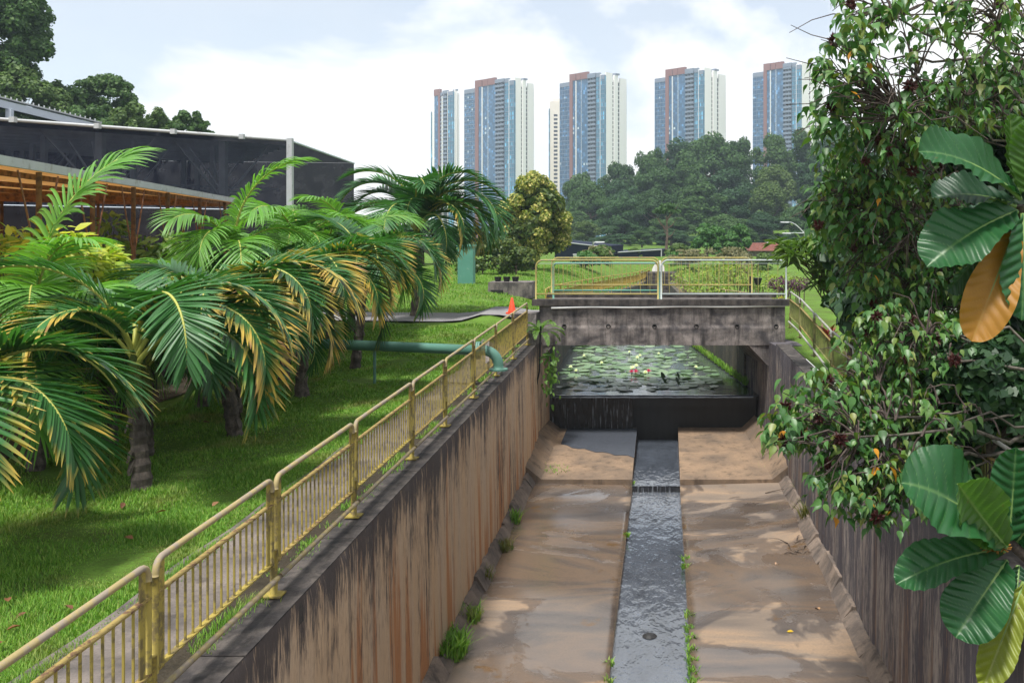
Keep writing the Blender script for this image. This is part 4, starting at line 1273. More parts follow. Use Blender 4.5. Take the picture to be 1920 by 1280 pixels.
M_BARK = concrete('bark', (0.17, 0.13, 0.10), (0.08, 0.06, 0.05), 6, 0.6)
M_BARKP = concrete('pale_bark', (0.30, 0.22, 0.17), (0.17, 0.12, 0.09), 6, 0.62)
M_FOR = [leaf_mat('forest_leaf_a', [(0.022, 0.055, 0.018), (0.045, 0.10, 0.026), (0.075, 0.14, 0.035)], 0.6, 0.2, 0.2, 0.45),
         leaf_mat('forest_leaf_b', [(0.016, 0.048, 0.022), (0.032, 0.08, 0.03), (0.055, 0.115, 0.036)], 0.6, 0.2, 0.2, 0.45),
         leaf_mat('forest_leaf_c', [(0.045, 0.085, 0.02), (0.07, 0.12, 0.028), (0.10, 0.15, 0.04)], 0.6, 0.2, 0.2, 0.3)]
variants = []
for v in range(7):
    rx = [4.6, 5.4, 4.0, 5.0, 4.4, 5.8, 3.6][v]; rz = [5.8, 5.4, 6.6, 6.4, 7.0, 5.2, 7.2][v]
    hgt = [6.2, 5.8, 7.0, 6.8, 7.4, 5.6, 7.6][v]
    cm = crown('crown', 100 + v, rx, rx, rz, hgt, 60, 15000, 0.30, M_FOR[[0, 1, 2, 1, 0, 0, 1][v]], 0.26)
    tm = limbs(hgt, 0.38, v, rx * 0.55).mesh('trunk', M_BARKP if v % 2 else M_BARK, True)
    variants.append((cm, tm))
def plant_tree(name, v, loc, s, rz, label, group=None, cat='tree', sz=None):
    o = thing(name, loc, label, cat, group, rz)
    o.scale = (s, s, sz or s)
    obj('trunk', v[1], o); obj('crown', v[0], o)
    return o
r = rng(42)
# wooded hill behind the bridge: skyline heights taken from the photo
sky_px = [1070, 1110, 1150, 1190, 1240, 1300, 1360, 1420, 1480, 1540, 1620, 1750, 1900, 1980]
sky_py = [335, 305, 318, 288, 268, 262, 265, 252, 248, 245, 240, 238, 240, 240]
LF = 'dense green forest tree on the wooded hill between bridge and towers'
for row, (Y, step, f) in enumerate(((285, 62, 1.0), (258, 66, 0.80), (234, 70, 0.58), (214, 80, 0.36), (198, 44, 0.2))):
    px = 1085 - row * 2 + (20 if row % 2 else 0)
    while px < 1960:
        p_ = px + r.uniform(-10, 10)
        ytop = np.interp(p_, sky_px, sky_py)
        ytop = 470 - (470 - ytop) * f + r.uniform(-10, 12)
        Yj = Y + r.uniform(-5, 5)
        X = (p_ - CX) * Yj / F
        gz = float(ground_z(X, Yj))
        H = CAMZ + (CY - ytop) * Yj / F - gz
        v = int(r.integers(0, 7))
        if row == 0 and v == 2: v = 0
        ref = [11.8, 11.0, 13.4, 13.0, 14.2, 10.6, 14.6][v]
        sc = H / ref
        sx = (1.75, 1.6, 1.4, 1.15, 0.7)[row] * r.uniform(0.8, 1.2)
        plant_tree('forest_tree', variants[v], (X, Yj, gz - 0.2), sx, r.uniform(0, 6.28), LF, 'forest trees on the hill', sz=sc)
        px += step * r.uniform(0.75, 1.2)
# bare branched tree at the forest edge
c = W(1250, 476, 120); c[2] = 1.0
root = thing('bare_tree', c, 'slender nearly bare tree with pale branches at the forest edge', 'tree')
b = limbs(5.0, 0.22, 4, 1.6, 9, 0.8)
obj('trunk', b.mesh('trunk', M_BARKP, True), root)
obj('crown', crown('crown', 5, 1.9, 1.9, 0.9, 5.8, 9, 420, 0.34, M_FOR[0], 0.4), root)
# round trees and pale bush before the forest
M_RND = leaf_mat('round_tree_leaf', [(0.03, 0.10, 0.022), (0.05, 0.14, 0.028), (0.08, 0.17, 0.04)], 0.55, 0.25, 0.2)
for px, ytop, yb_, hw, lab, sd in ((1326, 419, 480, 36, 'rounded bright green tree left of its twin before the forest', 1), (1384, 422, 480, 30, 'rounded bright green tree right of its twin before the forest', 2)):
    Y = 112; c = W(px, 480, Y); c[2] = 1.0
    ztop = CAMZ + (CY - ytop) * Y / F - 1
    rt = thing('round_tree', c, lab, 'tree')
    obj('trunk', limbs(ztop * 0.6, 0.15, sd, 1.0).mesh('trunk', M_BARK, True), rt)
    obj('crown', crown('crown', 60 + sd, hw * Y / F, hw * Y / F, ztop * 0.52, ztop * 0.50, 30, 3800, 0.24, M_RND, 0.28), rt)
M_PALEB = leaf_mat('pale_bush_leaf', [(0.10, 0.11, 0.05), (0.16, 0.15, 0.075), (0.20, 0.19, 0.10)], 0.6, 0.2, 0.2)
for px, ytop, hw, lab, sd in ((1290, 466, 40, 'pale olive bush below the round trees', 3), (1360, 462, 60, 'wide dusty green bush below the round trees', 4)):
    Y = 92; c = W(px, 490, Y); c[2] = 0.9
    hgt = CAMZ + (CY - ytop) * Y / F - 0.9
    rt = thing('bush', c, lab, 'bush')
    obj('crown', crown('crown', 70 + sd, hw * Y / F, 2.0, hgt * 0.6, hgt * 0.40, 24, 2600, 0.16, M_PALEB, 0.3), rt)
    obj('trunk', limbs(hgt * 0.5, 0.08, sd, 0.6).mesh('trunk', M_BARK, True), rt)

# garden bushes in the field before the forest
r = rng(77)
gb = [crown('crown', 900 + k, 1.2, 1.1, 0.75, 0.55, 16, 900, 0.16, (M_RND, M_PALEB, M_FOR[2])[k], 0.34) for k in range(3)]
tb = limbs(0.5, 0.05, 2, 0.3).mesh('trunk', M_BARK, True)
for i in range(34):
    Y = r.uniform(70, 128); px = r.uniform(1085, 1440)
    X = (px - CX) * Y / F
    if edge_l(Y) - 1.2 < X < edge_r(Y) + 1.2: continue
    k = int(r.integers(3)); sc = r.uniform(0.6, 1.3)
    o = thing('garden_bush', (X, Y, float(ground_z(X, Y)) - 0.05), ('low round green bush in the field below the forest', 'low dusty olive bush in the field below the forest', 'low dark green bush in the field below the forest')[k], 'bush', ('round green field bushes', 'olive field bushes', 'dark field bushes')[k], r.uniform(0, 6))
    o.scale = (sc, sc, sc * r.uniform(0.7, 1.1))
    obj('crown', gb[k], o); obj('trunk', tb, o)
# left hill trees
M_LFT = [leaf_mat('hill_leaf_a', [(0.030, 0.075, 0.018), (0.05, 0.11, 0.025), (0.085, 0.15, 0.04)], 0.55, 0.25, 0.22), leaf_mat('hill_leaf_b', [(0.05, 0.10, 0.025), (0.08, 0.14, 0.035), (0.12, 0.18, 0.05)], 0.55, 0.25, 0.22)]
def hill_tree(label, px, ytop, ybot, hw, Y, sd, mat, n=6500, size=0.4, lobes=26, lobe=0.36, base=None):
    X = (px - CX) * Y / F
    gz = float(ground_z(X, Y))
    zt = CAMZ + (CY - ytop) * Y / F; zb_ = CAMZ + (CY - ybot) * Y / F
    rt = thing('hill_tree', (X, Y, gz), label, 'tree')
    rzz = (zt - zb_) / 2
    obj('trunk', limbs(max(2, zb_ + rzz * 0.7 - gz), 0.3, sd, hw * Y / F * 0.4, 6, 0.15).mesh('trunk', M_BARK, True), rt)
    obj('crown', crown('crown', sd, hw * Y / F, hw * Y / F, rzz, (zt + zb_) / 2 - gz, lobes, n, size, mat, lobe), rt)
hill_tree('very tall leafy tree cut by the left frame edge', 5, -80, 210, 88, 85, 201, M_LFT[0], 40000, 0.24, 110, 0.19)
hill_tree('dark bushy tree below the tall one at the left edge', 40, 118, 330, 85, 84, 202, M_LFT[1], 24000, 0.24, 90, 0.2)
hill_tree('dome-shaped hill tree with sky showing through its crown', 200, 130, 290, 66, 92, 203, M_LFT[0], 20000, 0.22, 90, 0.19)
hill_tree('mid green tree filling the gap left of the dome-shaped tree', 120, 150, 330, 56, 90, 204, M_LFT[0], 18000, 0.22, 80, 0.2)
hill_tree('light green tree low behind the steel roof edge', 240, 185, 330, 50, 86, 205, M_LFT[1], 14000, 0.22, 70, 0.2)
hill_tree('pale loose tree right of the dome-shaped tree', 295, 200, 330, 38, 88, 206, M_LFT[1], 10000, 0.2, 60, 0.22)
hill_tree('small rounded tree alone above the net roof', 358, 205, 320, 44, 88, 207, M_LFT[0], 11000, 0.2, 70, 0.2)
hill_tree('dark tree behind the steel roof edge at the left', 160, 195, 330, 66, 82, 208, M_LFT[0], 16000, 0.22, 80, 0.2)

for px, ytop, hw, lab, sd in ((700, 400, 60, 'dark green tree low behind the pale palms and the net house end', 211), (790, 408, 60, 'dark tree hidden behind the largest palm', 212), (870, 420, 55, 'dark bushy tree right behind the teal pillar', 213), (930, 432, 40, 'small dark tree between teal pillar and golden tree', 214)):
    hill_tree(lab, px, ytop, 492, hw, 78, sd, M_FOR[1], 7000, 0.2, 50, 0.24)

# golden flowering tree
M_GOLD = leaf_mat('golden_tree_leaf', [(0.09, 0.14, 0.022), (0.14, 0.19, 0.028), (0.22, 0.25, 0.04), (0.38, 0.36, 0.08), (0.55, 0.48, 0.17)], 0.5, 0.3, 0.22)
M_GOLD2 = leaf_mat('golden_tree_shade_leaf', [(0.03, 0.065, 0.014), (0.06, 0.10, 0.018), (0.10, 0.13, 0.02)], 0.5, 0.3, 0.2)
Y = 65; c = W(1003, 500, Y)
c = W(1003, 505, Y)
rt = thing('golden_tree', c, 'dense rounded tree with golden yellow flower tips left of the forest', 'tree')
zt = CAMZ + (CY - 326) * Y / F - c[2]
obj('trunk', limbs(zt * 0.6, 0.2, 9, 1.2).mesh('trunk', M_BARK, True), rt)
obj('crown', crown('crown', 300, 2.6, 2.5, zt * 0.54, zt * 0.48, 90, 26000, 0.15, M_GOLD, 0.20), rt)
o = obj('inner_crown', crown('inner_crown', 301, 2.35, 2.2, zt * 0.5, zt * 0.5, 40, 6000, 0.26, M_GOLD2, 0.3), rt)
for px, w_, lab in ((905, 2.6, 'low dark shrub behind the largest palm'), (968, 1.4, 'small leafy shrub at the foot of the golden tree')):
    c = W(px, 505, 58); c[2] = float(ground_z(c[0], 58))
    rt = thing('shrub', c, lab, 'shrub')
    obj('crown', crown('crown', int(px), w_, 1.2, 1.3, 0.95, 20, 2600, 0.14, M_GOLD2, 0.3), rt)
    obj('trunk', limbs(0.8, 0.06, 3, 0.4).mesh('trunk', M_BARK, True), rt)

# ------------------------------------------------------------------ palms
def palm_mat(name, green, tip, tr=0.25, amt=1.0):
    m = Mat(name, 0.42, 0.4)
    t = m.attr('t'); y = m.attr('y')
    g = m.ramp(m.math('ADD', m.math('MULTIPLY', m.island(), 0.55), m.math('MULTIPLY', m.objrand(), 0.45)), [(0, tuple(v * 0.6 for v in green)), (0.5, green), (1, tuple(v * 1.45 for v in green))])
    k = m.math('ADD', t, y)
    f = m.ramp(m.math('MULTIPLY', k, 0.5), [(0.52, 0.0), (0.70, 1.0)])
    c = m.mix(m.math('MULTIPLY', f, amt), g, m.ramp(k, [(0.9, tip), (1.0, tip)]))
    dry = m.ramp(m.math('MULTIPLY', k, 0.5), [(0.76, 0.0), (0.9, 0.9)])
    c = m.mix(dry, c, (0.25, 0.13, 0.06))
    m.color(c)
    m.translucent(m.mix(1.0, c, (1.5, 1.6, 0.6), 'MULTIPLY'), tr)
    return m.m
M_PALM_D = palm_mat('palm_leaf_dark', (0.040, 0.135, 0.036), (0.46, 0.33, 0.06))
M_PALM_L = palm_mat('palm_leaf_light', (0.12, 0.28, 0.05), (0.30, 0.36, 0.06), 0.32)
m = Mat('palm_rachis', 0.5, 0.3, (0.36, 0.37, 0.085)); M_RACHIS = m.m
M_PTRUNK = concrete('palm_trunk', (0.17, 0.14, 0.12), (0.07, 0.058, 0.052), 9, 0.55)
M_SHAFT = ground_mat('palm_crownshaft', [(0.10, 0.14, 0.035), (0.13, 0.17, 0.05), (0.16, 0.15, 0.06)], 5)

def frond(seed, L, e0, droop, lmax, nl, yel, vee=0.35, stiff=0.28, width=0.022):
    """returns leaf mesh data and rachis path; frond grows along +x"""
    r = rng(seed)
    n = 40
    s = np.linspace(0, 1, n)
    ang = e0 - droop * s ** 1.25
    st = L / (n - 1)
    X = np.concatenate([[0], np.cumsum(np.cos(ang[:-1]) * st)]); Z = np.concatenate([[0], np.cumsum(np.sin(ang[:-1]) * st)])
    Yc = 0.06 * L * np.sin(s * 2.2) * r.uniform(-1, 1)
    path = np.stack([X, Yc, Z], 1)
    T = norm(np.gradient(path, axis=0))
    side0 = np.array([0, 1.0, 0])
    N = norm(np.cross(T, side0)); N = np.where(N[:, 2:3] < -2, -N, N)
    N = norm(np.cross(T, np.tile(side0, (n, 1)))) * -1
    N = norm(np.cross(np.tile(side0, (n, 1)), T)) * -1
    tw = r.uniform(-0.5, 0.5) * s                                   # gentle twist
    Vs, Fs, ta, ya = [], [], [], []
    base = 0
    segs = 5
    for sg in (-1, 1):
        for k in range(nl):
            t = 0.16 + 0.84 * (k + r.uniform(0, 0.5)) / nl
            t = min(t, 0.995)
            i = t * (n - 1); i0 = int(i); fr = i - i0; i1 = min(i0 + 1, n - 1)
            p = path[i0] * (1 - fr) + path[i1] * fr
            Tt, Nn = T[i0], N[i0]
            Sd = np.cross(Nn, Tt)
            ct, sn = math.cos(tw[i0]), math.sin(tw[i0])
            Sd, Nn = Sd * ct + Nn * sn, Nn * ct - Sd * sn
            phi = math.radians(np.interp(t, [0.16, 0.5, 0.85, 1.0], [68, 58, 42, 14])) + r.normal(0, 0.045)
            vv = vee * (1 - 0.5 * t) + r.normal(0, 0.06)
            d = math.cos(phi) * Tt + math.sin(phi) * (sg * Sd * math.cos(vv) + Nn * math.sin(vv))
            ln = lmax * np.interp(t, [0.16, 0.3, 0.6, 0.85, 1.0], [0.62, 0.92, 1.0, 0.78, 0.52]) * r.uniform(0.93, 1.05)
            q = np.linspace(0, 1, segs + 1)
            cen = p + d * ln * q[:, None] + np.array([0, 0, -1.0]) * (stiff * ln * q ** 2.2)[:, None]
            wv = np.cross(d, Nn); wv /= np.linalg.norm(wv) + 1e-9
            w = width * np.array([0.55, 1.0, 1.0, 0.85, 0.55, 0.05]) * (0.8 + 0.3 * ln / lmax)
            c0 = cen + wv * w[:, None] + Nn * (w * 0.45)[:, None]
            c2 = cen - wv * w[:, None] + Nn * (w * 0.45)[:, None]
            V = np.stack([c0, cen, c2], 1).reshape(-1, 3)
            Vs.append(V)
            for j in range(segs):
                a = base + j * 3
                Fs += [(a, a + 3, a + 4, a + 1), (a + 1, a + 4, a + 5, a + 2)]
            base += 18
            ta.append(np.repeat(q, 3))
            yy = 0.56 * yel * (0.45 + 0.75 * t) + r.normal(0, 0.09) + (0.35 if r.random() < 0.02 * yel * 2 else 0)
            ya.append(np.full(18, yy))
    return np.concatenate(Vs), np.array(Fs), np.concatenate(ta), np.concatenate(ya), path

FR = {}
def frond_pair(key, mat, **kw):
    if key not in FR:
        V, Fa, t, y, path = frond(**kw)
        lm = fast_mesh('frond', V, Fa, mat, {'t': t, 'y': y})
        b = MB(); b.tube(path + np.array([0, 0, 0.0]), np.linspace(0.013, 0.004, len(path)), 6, False)
        FR[key] = (lm, b.mesh('rachis', M_RACHIS, True))
    return FR[key]

def palm(label, X, Y, zc, L, seed, light=False, nf=13, lean=0.0, spec=None, group=None, trunk=True, lmax=None, yel=1.0, rsc=1.0):
    r = rng(seed)
    gz = float(ground_z(X, Y)) - 0.03
    root = thing('palm', (X, Y, gz), label, 'palm', group)
    lean = lean or r.uniform(-0.14, 0.14)
    h = zc - gz
    # trunk with leaf-base rings and a green shaft
    hb = max(0.25, h - 0.75)
    prof, zz = [], -0.1
    k = 0
    b = MB()
    P, R = [], []
    for i in range(15):
        t = i / 14
        P.append((0.05 * math.sin(seed + t * 2) + lean * t, 0.04 * math.cos(seed * 2 + t * 3), -0.1 + (hb + 0.1) * t))
        R.append((0.135 - 0.045 * t) * (1.12 if i % 2 else 0.95) * (1.25 if i == 0 else 1) * rsc)
    b.tube(P, R, 12)
    # ragged old sheaths
    for i in range(9):
        a = r.uniform(0, 6.28); z0 = r.uniform(0.02, hb * 0.85)
        c = np.array([math.cos(a), math.sin(a), 0])
        q0 = np.array([lean * z0 / max(hb, .1), 0, z0]) + c * 0.10 * rsc
        q1 = q0 + c * 0.05 + np.array([0, 0, -0.16])
        s = np.array([-math.sin(a), math.cos(a), 0]) * 0.05
        b.add([q0 - s, q0 + s, q1 + s * 0.5, q1 - s * 0.7], [(0, 1, 2, 3)])
    obj('trunk', b.mesh('trunk', M_PTRUNK, False), root)
    b = MB(); b.tube([(P[-1][0], P[-1][1], hb - 0.03), (P[-1][0], P[-1][1], hb + (h - hb) * 0.5), (P[-1][0], P[-1][1], h + 0.05)], [0.105 * rsc, 0.09 * rsc, 0.045 * rsc], 12)
    obj('crownshaft', b.mesh('crownshaft', M_SHAFT, True), root)
    mat = M_PALM_L if light else M_PALM_D
    lm = lmax or (0.42 if light else 0.42) * L
    list_ = []
    if spec: list_ = list(spec)
    az = r.uniform(0, 360)
    for i in range(nf):
        t = i / max(1, nf - 1)
        az += 137.5
        e = (74 - 54 * t if light else 80 - 32 * t) + r.uniform(-8, 8)
        dr = (95 + 50 * t if light else 125 + 40 * t) + r.uniform(-15, 15)
        ye = (0.05 + 0.5 * max(0, t - 0.25)) * yel
        list_.append((az, e, dr, 1.0 * r.uniform(0.85, 1.08), ye))
    for i, (a, e, dr, ls, ye) in enumerate(list_):
        e_, d_, y_ = round(e / 9) * 9, round(dr / 15) * 15, round(ye * 5) / 5
        var = (seed * 7 + i) % 2
        key = (light, e_, d_, y_, var, round(lm / L, 2))
        lmesh, rmesh = frond_pair(key, mat, seed=hash((e_, d_, int(y_ * 10), var, light)) % 99999, L=1.0, e0=math.radians(e_), droop=math.radians(d_), lmax=lm / L, nl=40 if light else 46, yel=y_, stiff=0.34 if light else 0.10, width=0.0110 if light else 0.0104, vee=0.26)
        o = obj('frond', lmesh, root, (P[-1][0], P[-1][1], h - 0.05 - 0.22 * i / len(list_)), (0, 0, math.radians(a)), (L * ls,) * 3)
        obj('rachis', rmesh, o)
    return root

palm('dark green palm with yellow leaf tips cut by the left frame edge', -7.9, 10.3, 1.45, 2.75, 1, nf=5, lmax=0.80, spec=[(-60, 63, 165, 0.95, 1.2), (-12, 63, 150, 0.95, 0.6), (-90, 63, 165, 0.9, 1.0), (10, 72, 135, 1.0, 0.4), (-38, 72, 165, 1.0, 0.8)])
palm('palm with a bare grey trunk on the lawn, second from the left', -7.2, 13.3, 2.0, 2.75, 2, nf=2, lmax=0.76, spec=[(-45, 72, 165, 1.0, 0.1), (-125, 72, 180, 0.82, 1.2), (5, 72, 150, 1.05, 0.6), (170, 63, 135, 0.9, 0.2), (-15, 63, 165, 1.08, 1.2), (205, 63, 150, 0.85, 0.6), (60, 72, 135, 1, 0.2), (130, 72, 135, 1, 0.2)])
palm('palm with brown drooping fronds in the middle of the lawn row', -7.4, 16.7, 2.15, 2.75, 3, nf=4, lmax=0.76, spec=[(-20, 72, 165, 1.05, 0.8), (-75, 72, 180, 0.95, 1.3), (12, 72, 150, 1.1, 1.0), (-110, 63, 165, 0.9, 0.4), (-48, 63, 165, 1.0, 1.4), (0, 54, 165, 1.0, 1.2), (90, 72, 135, 1, 0.2), (180, 72, 135, 1, 0.2)])
palm('palm with orange edged fronds near the teal pipe', -7.6, 20.4, 2.35, 2.8, 4, nf=4, lmax=0.78, spec=[(-10, 72, 165, 1.0, 1.0), (-45, 72, 165, 1.0, 1.3), (20, 72, 150, 1.0, 0.8), (-80, 63, 165, 0.95, 1.0), (-25, 63, 165, 0.95, 1.2), (100, 72, 135, 1, 0.2), (180, 72, 135, 1, 0.2)])
palm('palm leaning over the teal pipe with long green fronds', -7.7, 24.4, 2.7, 2.85, 5, nf=5, lmax=0.80, spec=[(-10, 72, 165, 1.0, 0.2), (-45, 72, 180, 1.0, 1.0), (10, 63, 165, 1.0, 1.0), (-80, 63, 165, 0.9, 1.0), (120, 72, 135, 1, 0.2)])
palm('largest palm with arching fronds standing beside the road', -8.4, 33.0, 3.9, 3.9, 6, nf=9, lmax=1.15, rsc=1.5, spec=[(-5, 72, 165, 1.05, 0.0), (10, 63, 180, 1.0, 0.4), (-30, 63, 180, 0.9, 0.8), (180, 81, 150, 1.0, 0.0), (165, 72, 150, 0.95, 0.2), (195, 90, 120, 0.9, 0.0), (-90, 81, 165, 0.7, 0.0), (0, 54, 165, 0.8, 1.0), (-20, 90, 120, 0.9, 0.0), (5, 81, 135, 1.0, 0.0)], yel=0.5)
palm('short palm filling the gap behind the second and third lawn palms', -8.2, 15.2, 1.7, 2.4, 7, nf=9, lmax=0.68, yel=0.8)
palm('short palm tucked between the third and fourth lawn palms', -8.3, 18.7, 1.9, 2.4, 8, nf=9, lmax=0.68, yel=0.6)
# paler palms behind
palm('pale green palm with one tall upright leaf at the left edge', -9.7, 15.0, 2.35, 2.18, 11, True, 8, spec=[(40, 88, 60, 1.4, 0.0), (-60, 60, 150, 0.9, 0.0), (-100, 55, 150, 0.9, 0.0)], yel=0.3)
palm('pale drooping palm low at the left behind the dark one', -9.3, 14.3, 1.8, 1.95, 12, True, 9, yel=0.5)
palm('bright fan-like palm before the orange shed posts', -9.4, 17.4, 1.9, 1.84, 13, True, 8, yel=0.5)
palm('pale palm with a curled upright leaf in front of the shed roof end', -9.5, 21.2, 3.2, 2.07, 14, True, 9, spec=[(10, 88, 75, 1.3, 0.0), (-90, 60, 150, 0.95, 0.0)], yel=0.2)
palm('bright green palm with feathery fronds below the steel corner post', -9.6, 25.5, 3.35, 2.3, 15, True, 10, spec=[(-80, 55, 150, 0.9, 0.0), (10, 55, 150, 0.95, 0.0)], yel=0.2)
palm('light green palm between the corner post and the largest palm', -9.3, 29.0, 3.3, 2.42, 16, True, 10, yel=0.3)
palm('young green palm behind the middle of the lawn row', -9.2, 19.4, 2.1, 1.95, 17, True, 9, yel=0.4)
palm('small green palm just behind the brown fronds', -8.9, 22.8, 2.6, 1.9, 18, False, 9, yel=0.5)
palm('low dark palm beside the bare grey trunk palm', -9.1, 15.8, 1.9, 1.8, 19, False, 10, yel=0.5)
palm('pale palm crown peeking over the front row beside the pipe palm', -9.4, 27.3, 3.3, 2.42, 20, True, 11, yel=0.3)
# ------------------------------------------------------------------ shrubs under the shed
LEAF = np.array([(0,0,0),(0.18,0.20,0.03),(0.45,0.27,0.05),(0.78,0.14,0.0),(1.0,0,-0.06),(0.78,-0.14,0.0),(0.45,-0.27,0.05),(0.18,-0.20,0.03),(0.5,0,-0.02)])
LEAFF = np.array([(0,8,2,1),(8,4,3,2),(0,7,6,8),(8,6,5,4)])
def leafy_shrub(name, label, c, rx, ry, rz, n, size, mat, seed, stems=5, nparts=0, cat='shrub', droop=0.4):
    r = rng(seed)
    gz = float(ground_z(c[0], c[1]))
    root = thing(name, (c[0], c[1], gz), label, cat)
    off = np.array([c[0], c[1], gz])
    d = norm(r.normal(size=(n, 3)))
    P = np.array(c) + d * np.array([rx, ry, rz]) * (r.uniform(0.35, 1.02, n) ** 0.6)[:, None] - off
    N = norm(d * 0.6 + np.array([0, -0.25, 0.9]) + r.normal(0, 0.35, (n, 3)))
    D = norm(d * np.array([1, 1, 0.3]) + r.normal(0, 0.5, (n, 3)) + np.array([0, 0, -droop]))
    S = size * r.uniform(0.65, 1.25, n)
    R = frames(D, N)
    k = nparts
    order = np.argsort((P @ np.array([0, 1.0, 0])) - S * 0.5)     # nearest first
    P, R, S = P[order], R[order], S[order]
    V, Fa = scatter(LEAF, LEAFF, P[k:], R[k:], S[k:])
    o = obj('foliage', fast_mesh('foliage', V, Fa, mat), root); tag(o, kind='stuff')
    if k:
        me = fast_mesh('leaf', LEAF, LEAFF, mat)
        for i in range(k):
            o = obj('leaf', me, root)
            o.matrix_local = Matrix.Translation(Vector(P[i])) @ Matrix(R[i].tolist()).to_4x4() @ Matrix.Scale(S[i], 4)
    b = MB()
    for i in range(stems):
        a = r.uniform(0, 6.28); e = np.array([math.cos(a) * rx * 0.6, math.sin(a) * ry * 0.6, c[2] - gz + rz * 0.3])
        b.tube([(0.15 * math.cos(a), 0.15 * math.sin(a), -0.05), e * np.array([0.6, 0.6, 0.6]), e], [0.03, 0.02, 0.008], 6)
    obj('stems', b.mesh('stems', M_BARK, True), root)
    return root
M_VARI = leaf_mat('yellow_green_leaf', [(0.16, 0.27, 0.025), (0.32, 0.40, 0.04), (0.50, 0.50, 0.06), (0.22, 0.34, 0.03)], 0.45, 0.35, 0.32)
leafy_shrub('shrub', 'bright yellow-green leafy shrub under the orange shed, the widest one', W(150, 500, 18.2), 0.75, 0.8, 0.55, 520, 0.24, M_VARI, 31, nparts=120)
leafy_shrub('shrub', 'yellow-green shrub between the first two orange posts on the left', W(105, 478, 17.2), 0.6, 0.7, 0.55, 380, 0.26, M_VARI, 32, nparts=40)
leafy_shrub('shrub', 'small yellow-green shrub right of the widest one under the shed', W(215, 515, 19.6), 0.45, 0.6, 0.35, 220, 0.2, M_VARI, 33)
M_MIDL = leaf_mat('mid_green_leaf', [(0.06, 0.13, 0.02), (0.11, 0.19, 0.03), (0.18, 0.25, 0.05)], 0.45, 0.35, 0.3)
leafy_shrub('shrub', 'green broad-leaved shrub behind the third orange post', W(300, 470, 23.8), 0.75, 0.6, 0.45, 260, 0.26, M_MIDL, 34)
leafy_shrub('shrub', 'upright green shrub in front of the grey net wall', W(205, 450, 24), 0.4, 0.5, 0.7, 180, 0.24, M_MIDL, 35)
leafy_shrub('shrub', 'low green shrub at the foot of the right orange posts', W(345, 485, 25.5), 0.6, 0.6, 0.4, 260, 0.2, M_MIDL, 36)
leafy_shrub('shrub', 'yellowish shrub at the left edge behind the pale palms', W(30, 470, 19), 0.6, 0.7, 0.5, 300, 0.22, M_VARI, 37)
# nursery pots on the dark ground under the shed
strip('nursery_ground', lambda Y: -26 + 0 * Y, lambda Y: -9.9 - 0.02 * Y, 10, 36, 0.02, M_SOIL, 1.0)
r = rng(8)
pot = MB(); pot.lathe((0, 0, 0), [(0.13, 0), (0.17, 0.32), (0.155, 0.32), (0.14, 0.27)], 14)
potm = pot.mesh('pot_body', M_BLACK)
spr = MB()
for i in range(10):
    a = i * 0.63; spr.tube([(0.03 * math.cos(a), 0.03 * math.sin(a), 0.27), (0.08 * math.cos(a), 0.08 * math.sin(a), 0.9), (0.2 * math.cos(a), 0.2 * math.sin(a), 1.3 + 0.1 * math.sin(i))], [0.012, 0.01, 0.005], 5)
M_STALK = ground_mat('dry_stalk', [(0.10, 0.10, 0.05), (0.16, 0.13, 0.08), (0.09, 0.12, 0.05)], 3)
sprm = spr.mesh('stalks', M_STALK)
for i in range(34):
    Y = r.uniform(17, 28); px = r.uniform(60, 420); X = (px - CX) * Y / F
    if X > -10.4: continue
    o = thing('potted_plant', (X, Y, float(ground_z(X, Y)) + 0.02), 'thin stalked nursery plant in a black pot under the orange shed', 'potted plant', 'nursery pots under the shed', r.uniform(0, 6))
    obj('pot', potm, o); obj('stalks', sprm, o)

# ------------------------------------------------------------------ lawn grass
def grass_field(name, n, region, hmin, hmax, seed, wid=0.006, mat=None, clump=True):
    r = rng(seed)
    P = region(r, n)
    n = len(P)
    z = ground_z(P[:, 0], P[:, 1]) - 0.01
    near = np.clip(P[:, 1] / 12, 0.7, 2.6)
    h = r.uniform(hmin, hmax, n) * (0.75 + 0.5 * np.sin(P[:, 0] * 3.1 + 1) * np.sin(P[:, 1] * 2.3))
    a = r.uniform(0, 6.283, n); ln = r.uniform(0.15, 0.9, n) * h
    w = wid * near * r.uniform(0.7, 1.3, n)
    base = np.stack([P[:, 0], P[:, 1], z], 1)
    sx = np.stack([-np.sin(a), np.cos(a), 0 * a], 1) * w[:, None]
    d = np.stack([np.cos(a) * ln, np.sin(a) * ln, h], 1)
    mid = base + d * np.array([0.42, 0.42, 0.6])
    V = np.stack([base - sx, base + sx, mid + sx * 0.8, mid - sx * 0.8, base + d], 1).reshape(-1, 3)
    k = np.arange(n)[:, None] * 5
    Fa = np.concatenate([k + np.array([[0, 1, 2]]), k + np.array([[0, 2, 3]]), k + np.array([[3, 2, 4]])])
    o = obj(name, fast_mesh(name, V, Fa, mat or M_BLADE))
    return o
def lawn_region(r, n):
    t = r.uniform(0, 1, n)
    Y = 5.0 * (31.0 / 5.0) ** t
    X = -5.12 - 0.006 * Y - r.uniform(0, 1, n) ** 1.2 * (4.6 + 0 * Y)
    keep = (Y < 30.2)
    bare = (np.sin(X * 1.7 + 0.4) * np.sin(Y * 1.1 + 2) > 0.82)
    keep &= ~(bare & (r.uniform(0, 1, n) < 0.6))
    return np.stack([X, Y], 1)[keep]
tag(grass_field('lawn_grass', 210000, lawn_region, 0.035, 0.095, 21), 'green lawn grass', 'grass', kind='stuff')
def bank_region(r, n):
    Y = r.uniform(34.6, 75, n); X = edge_l(Y) - 0.2 - r.uniform(0, 14, n)
    return np.stack([X, Y], 1)
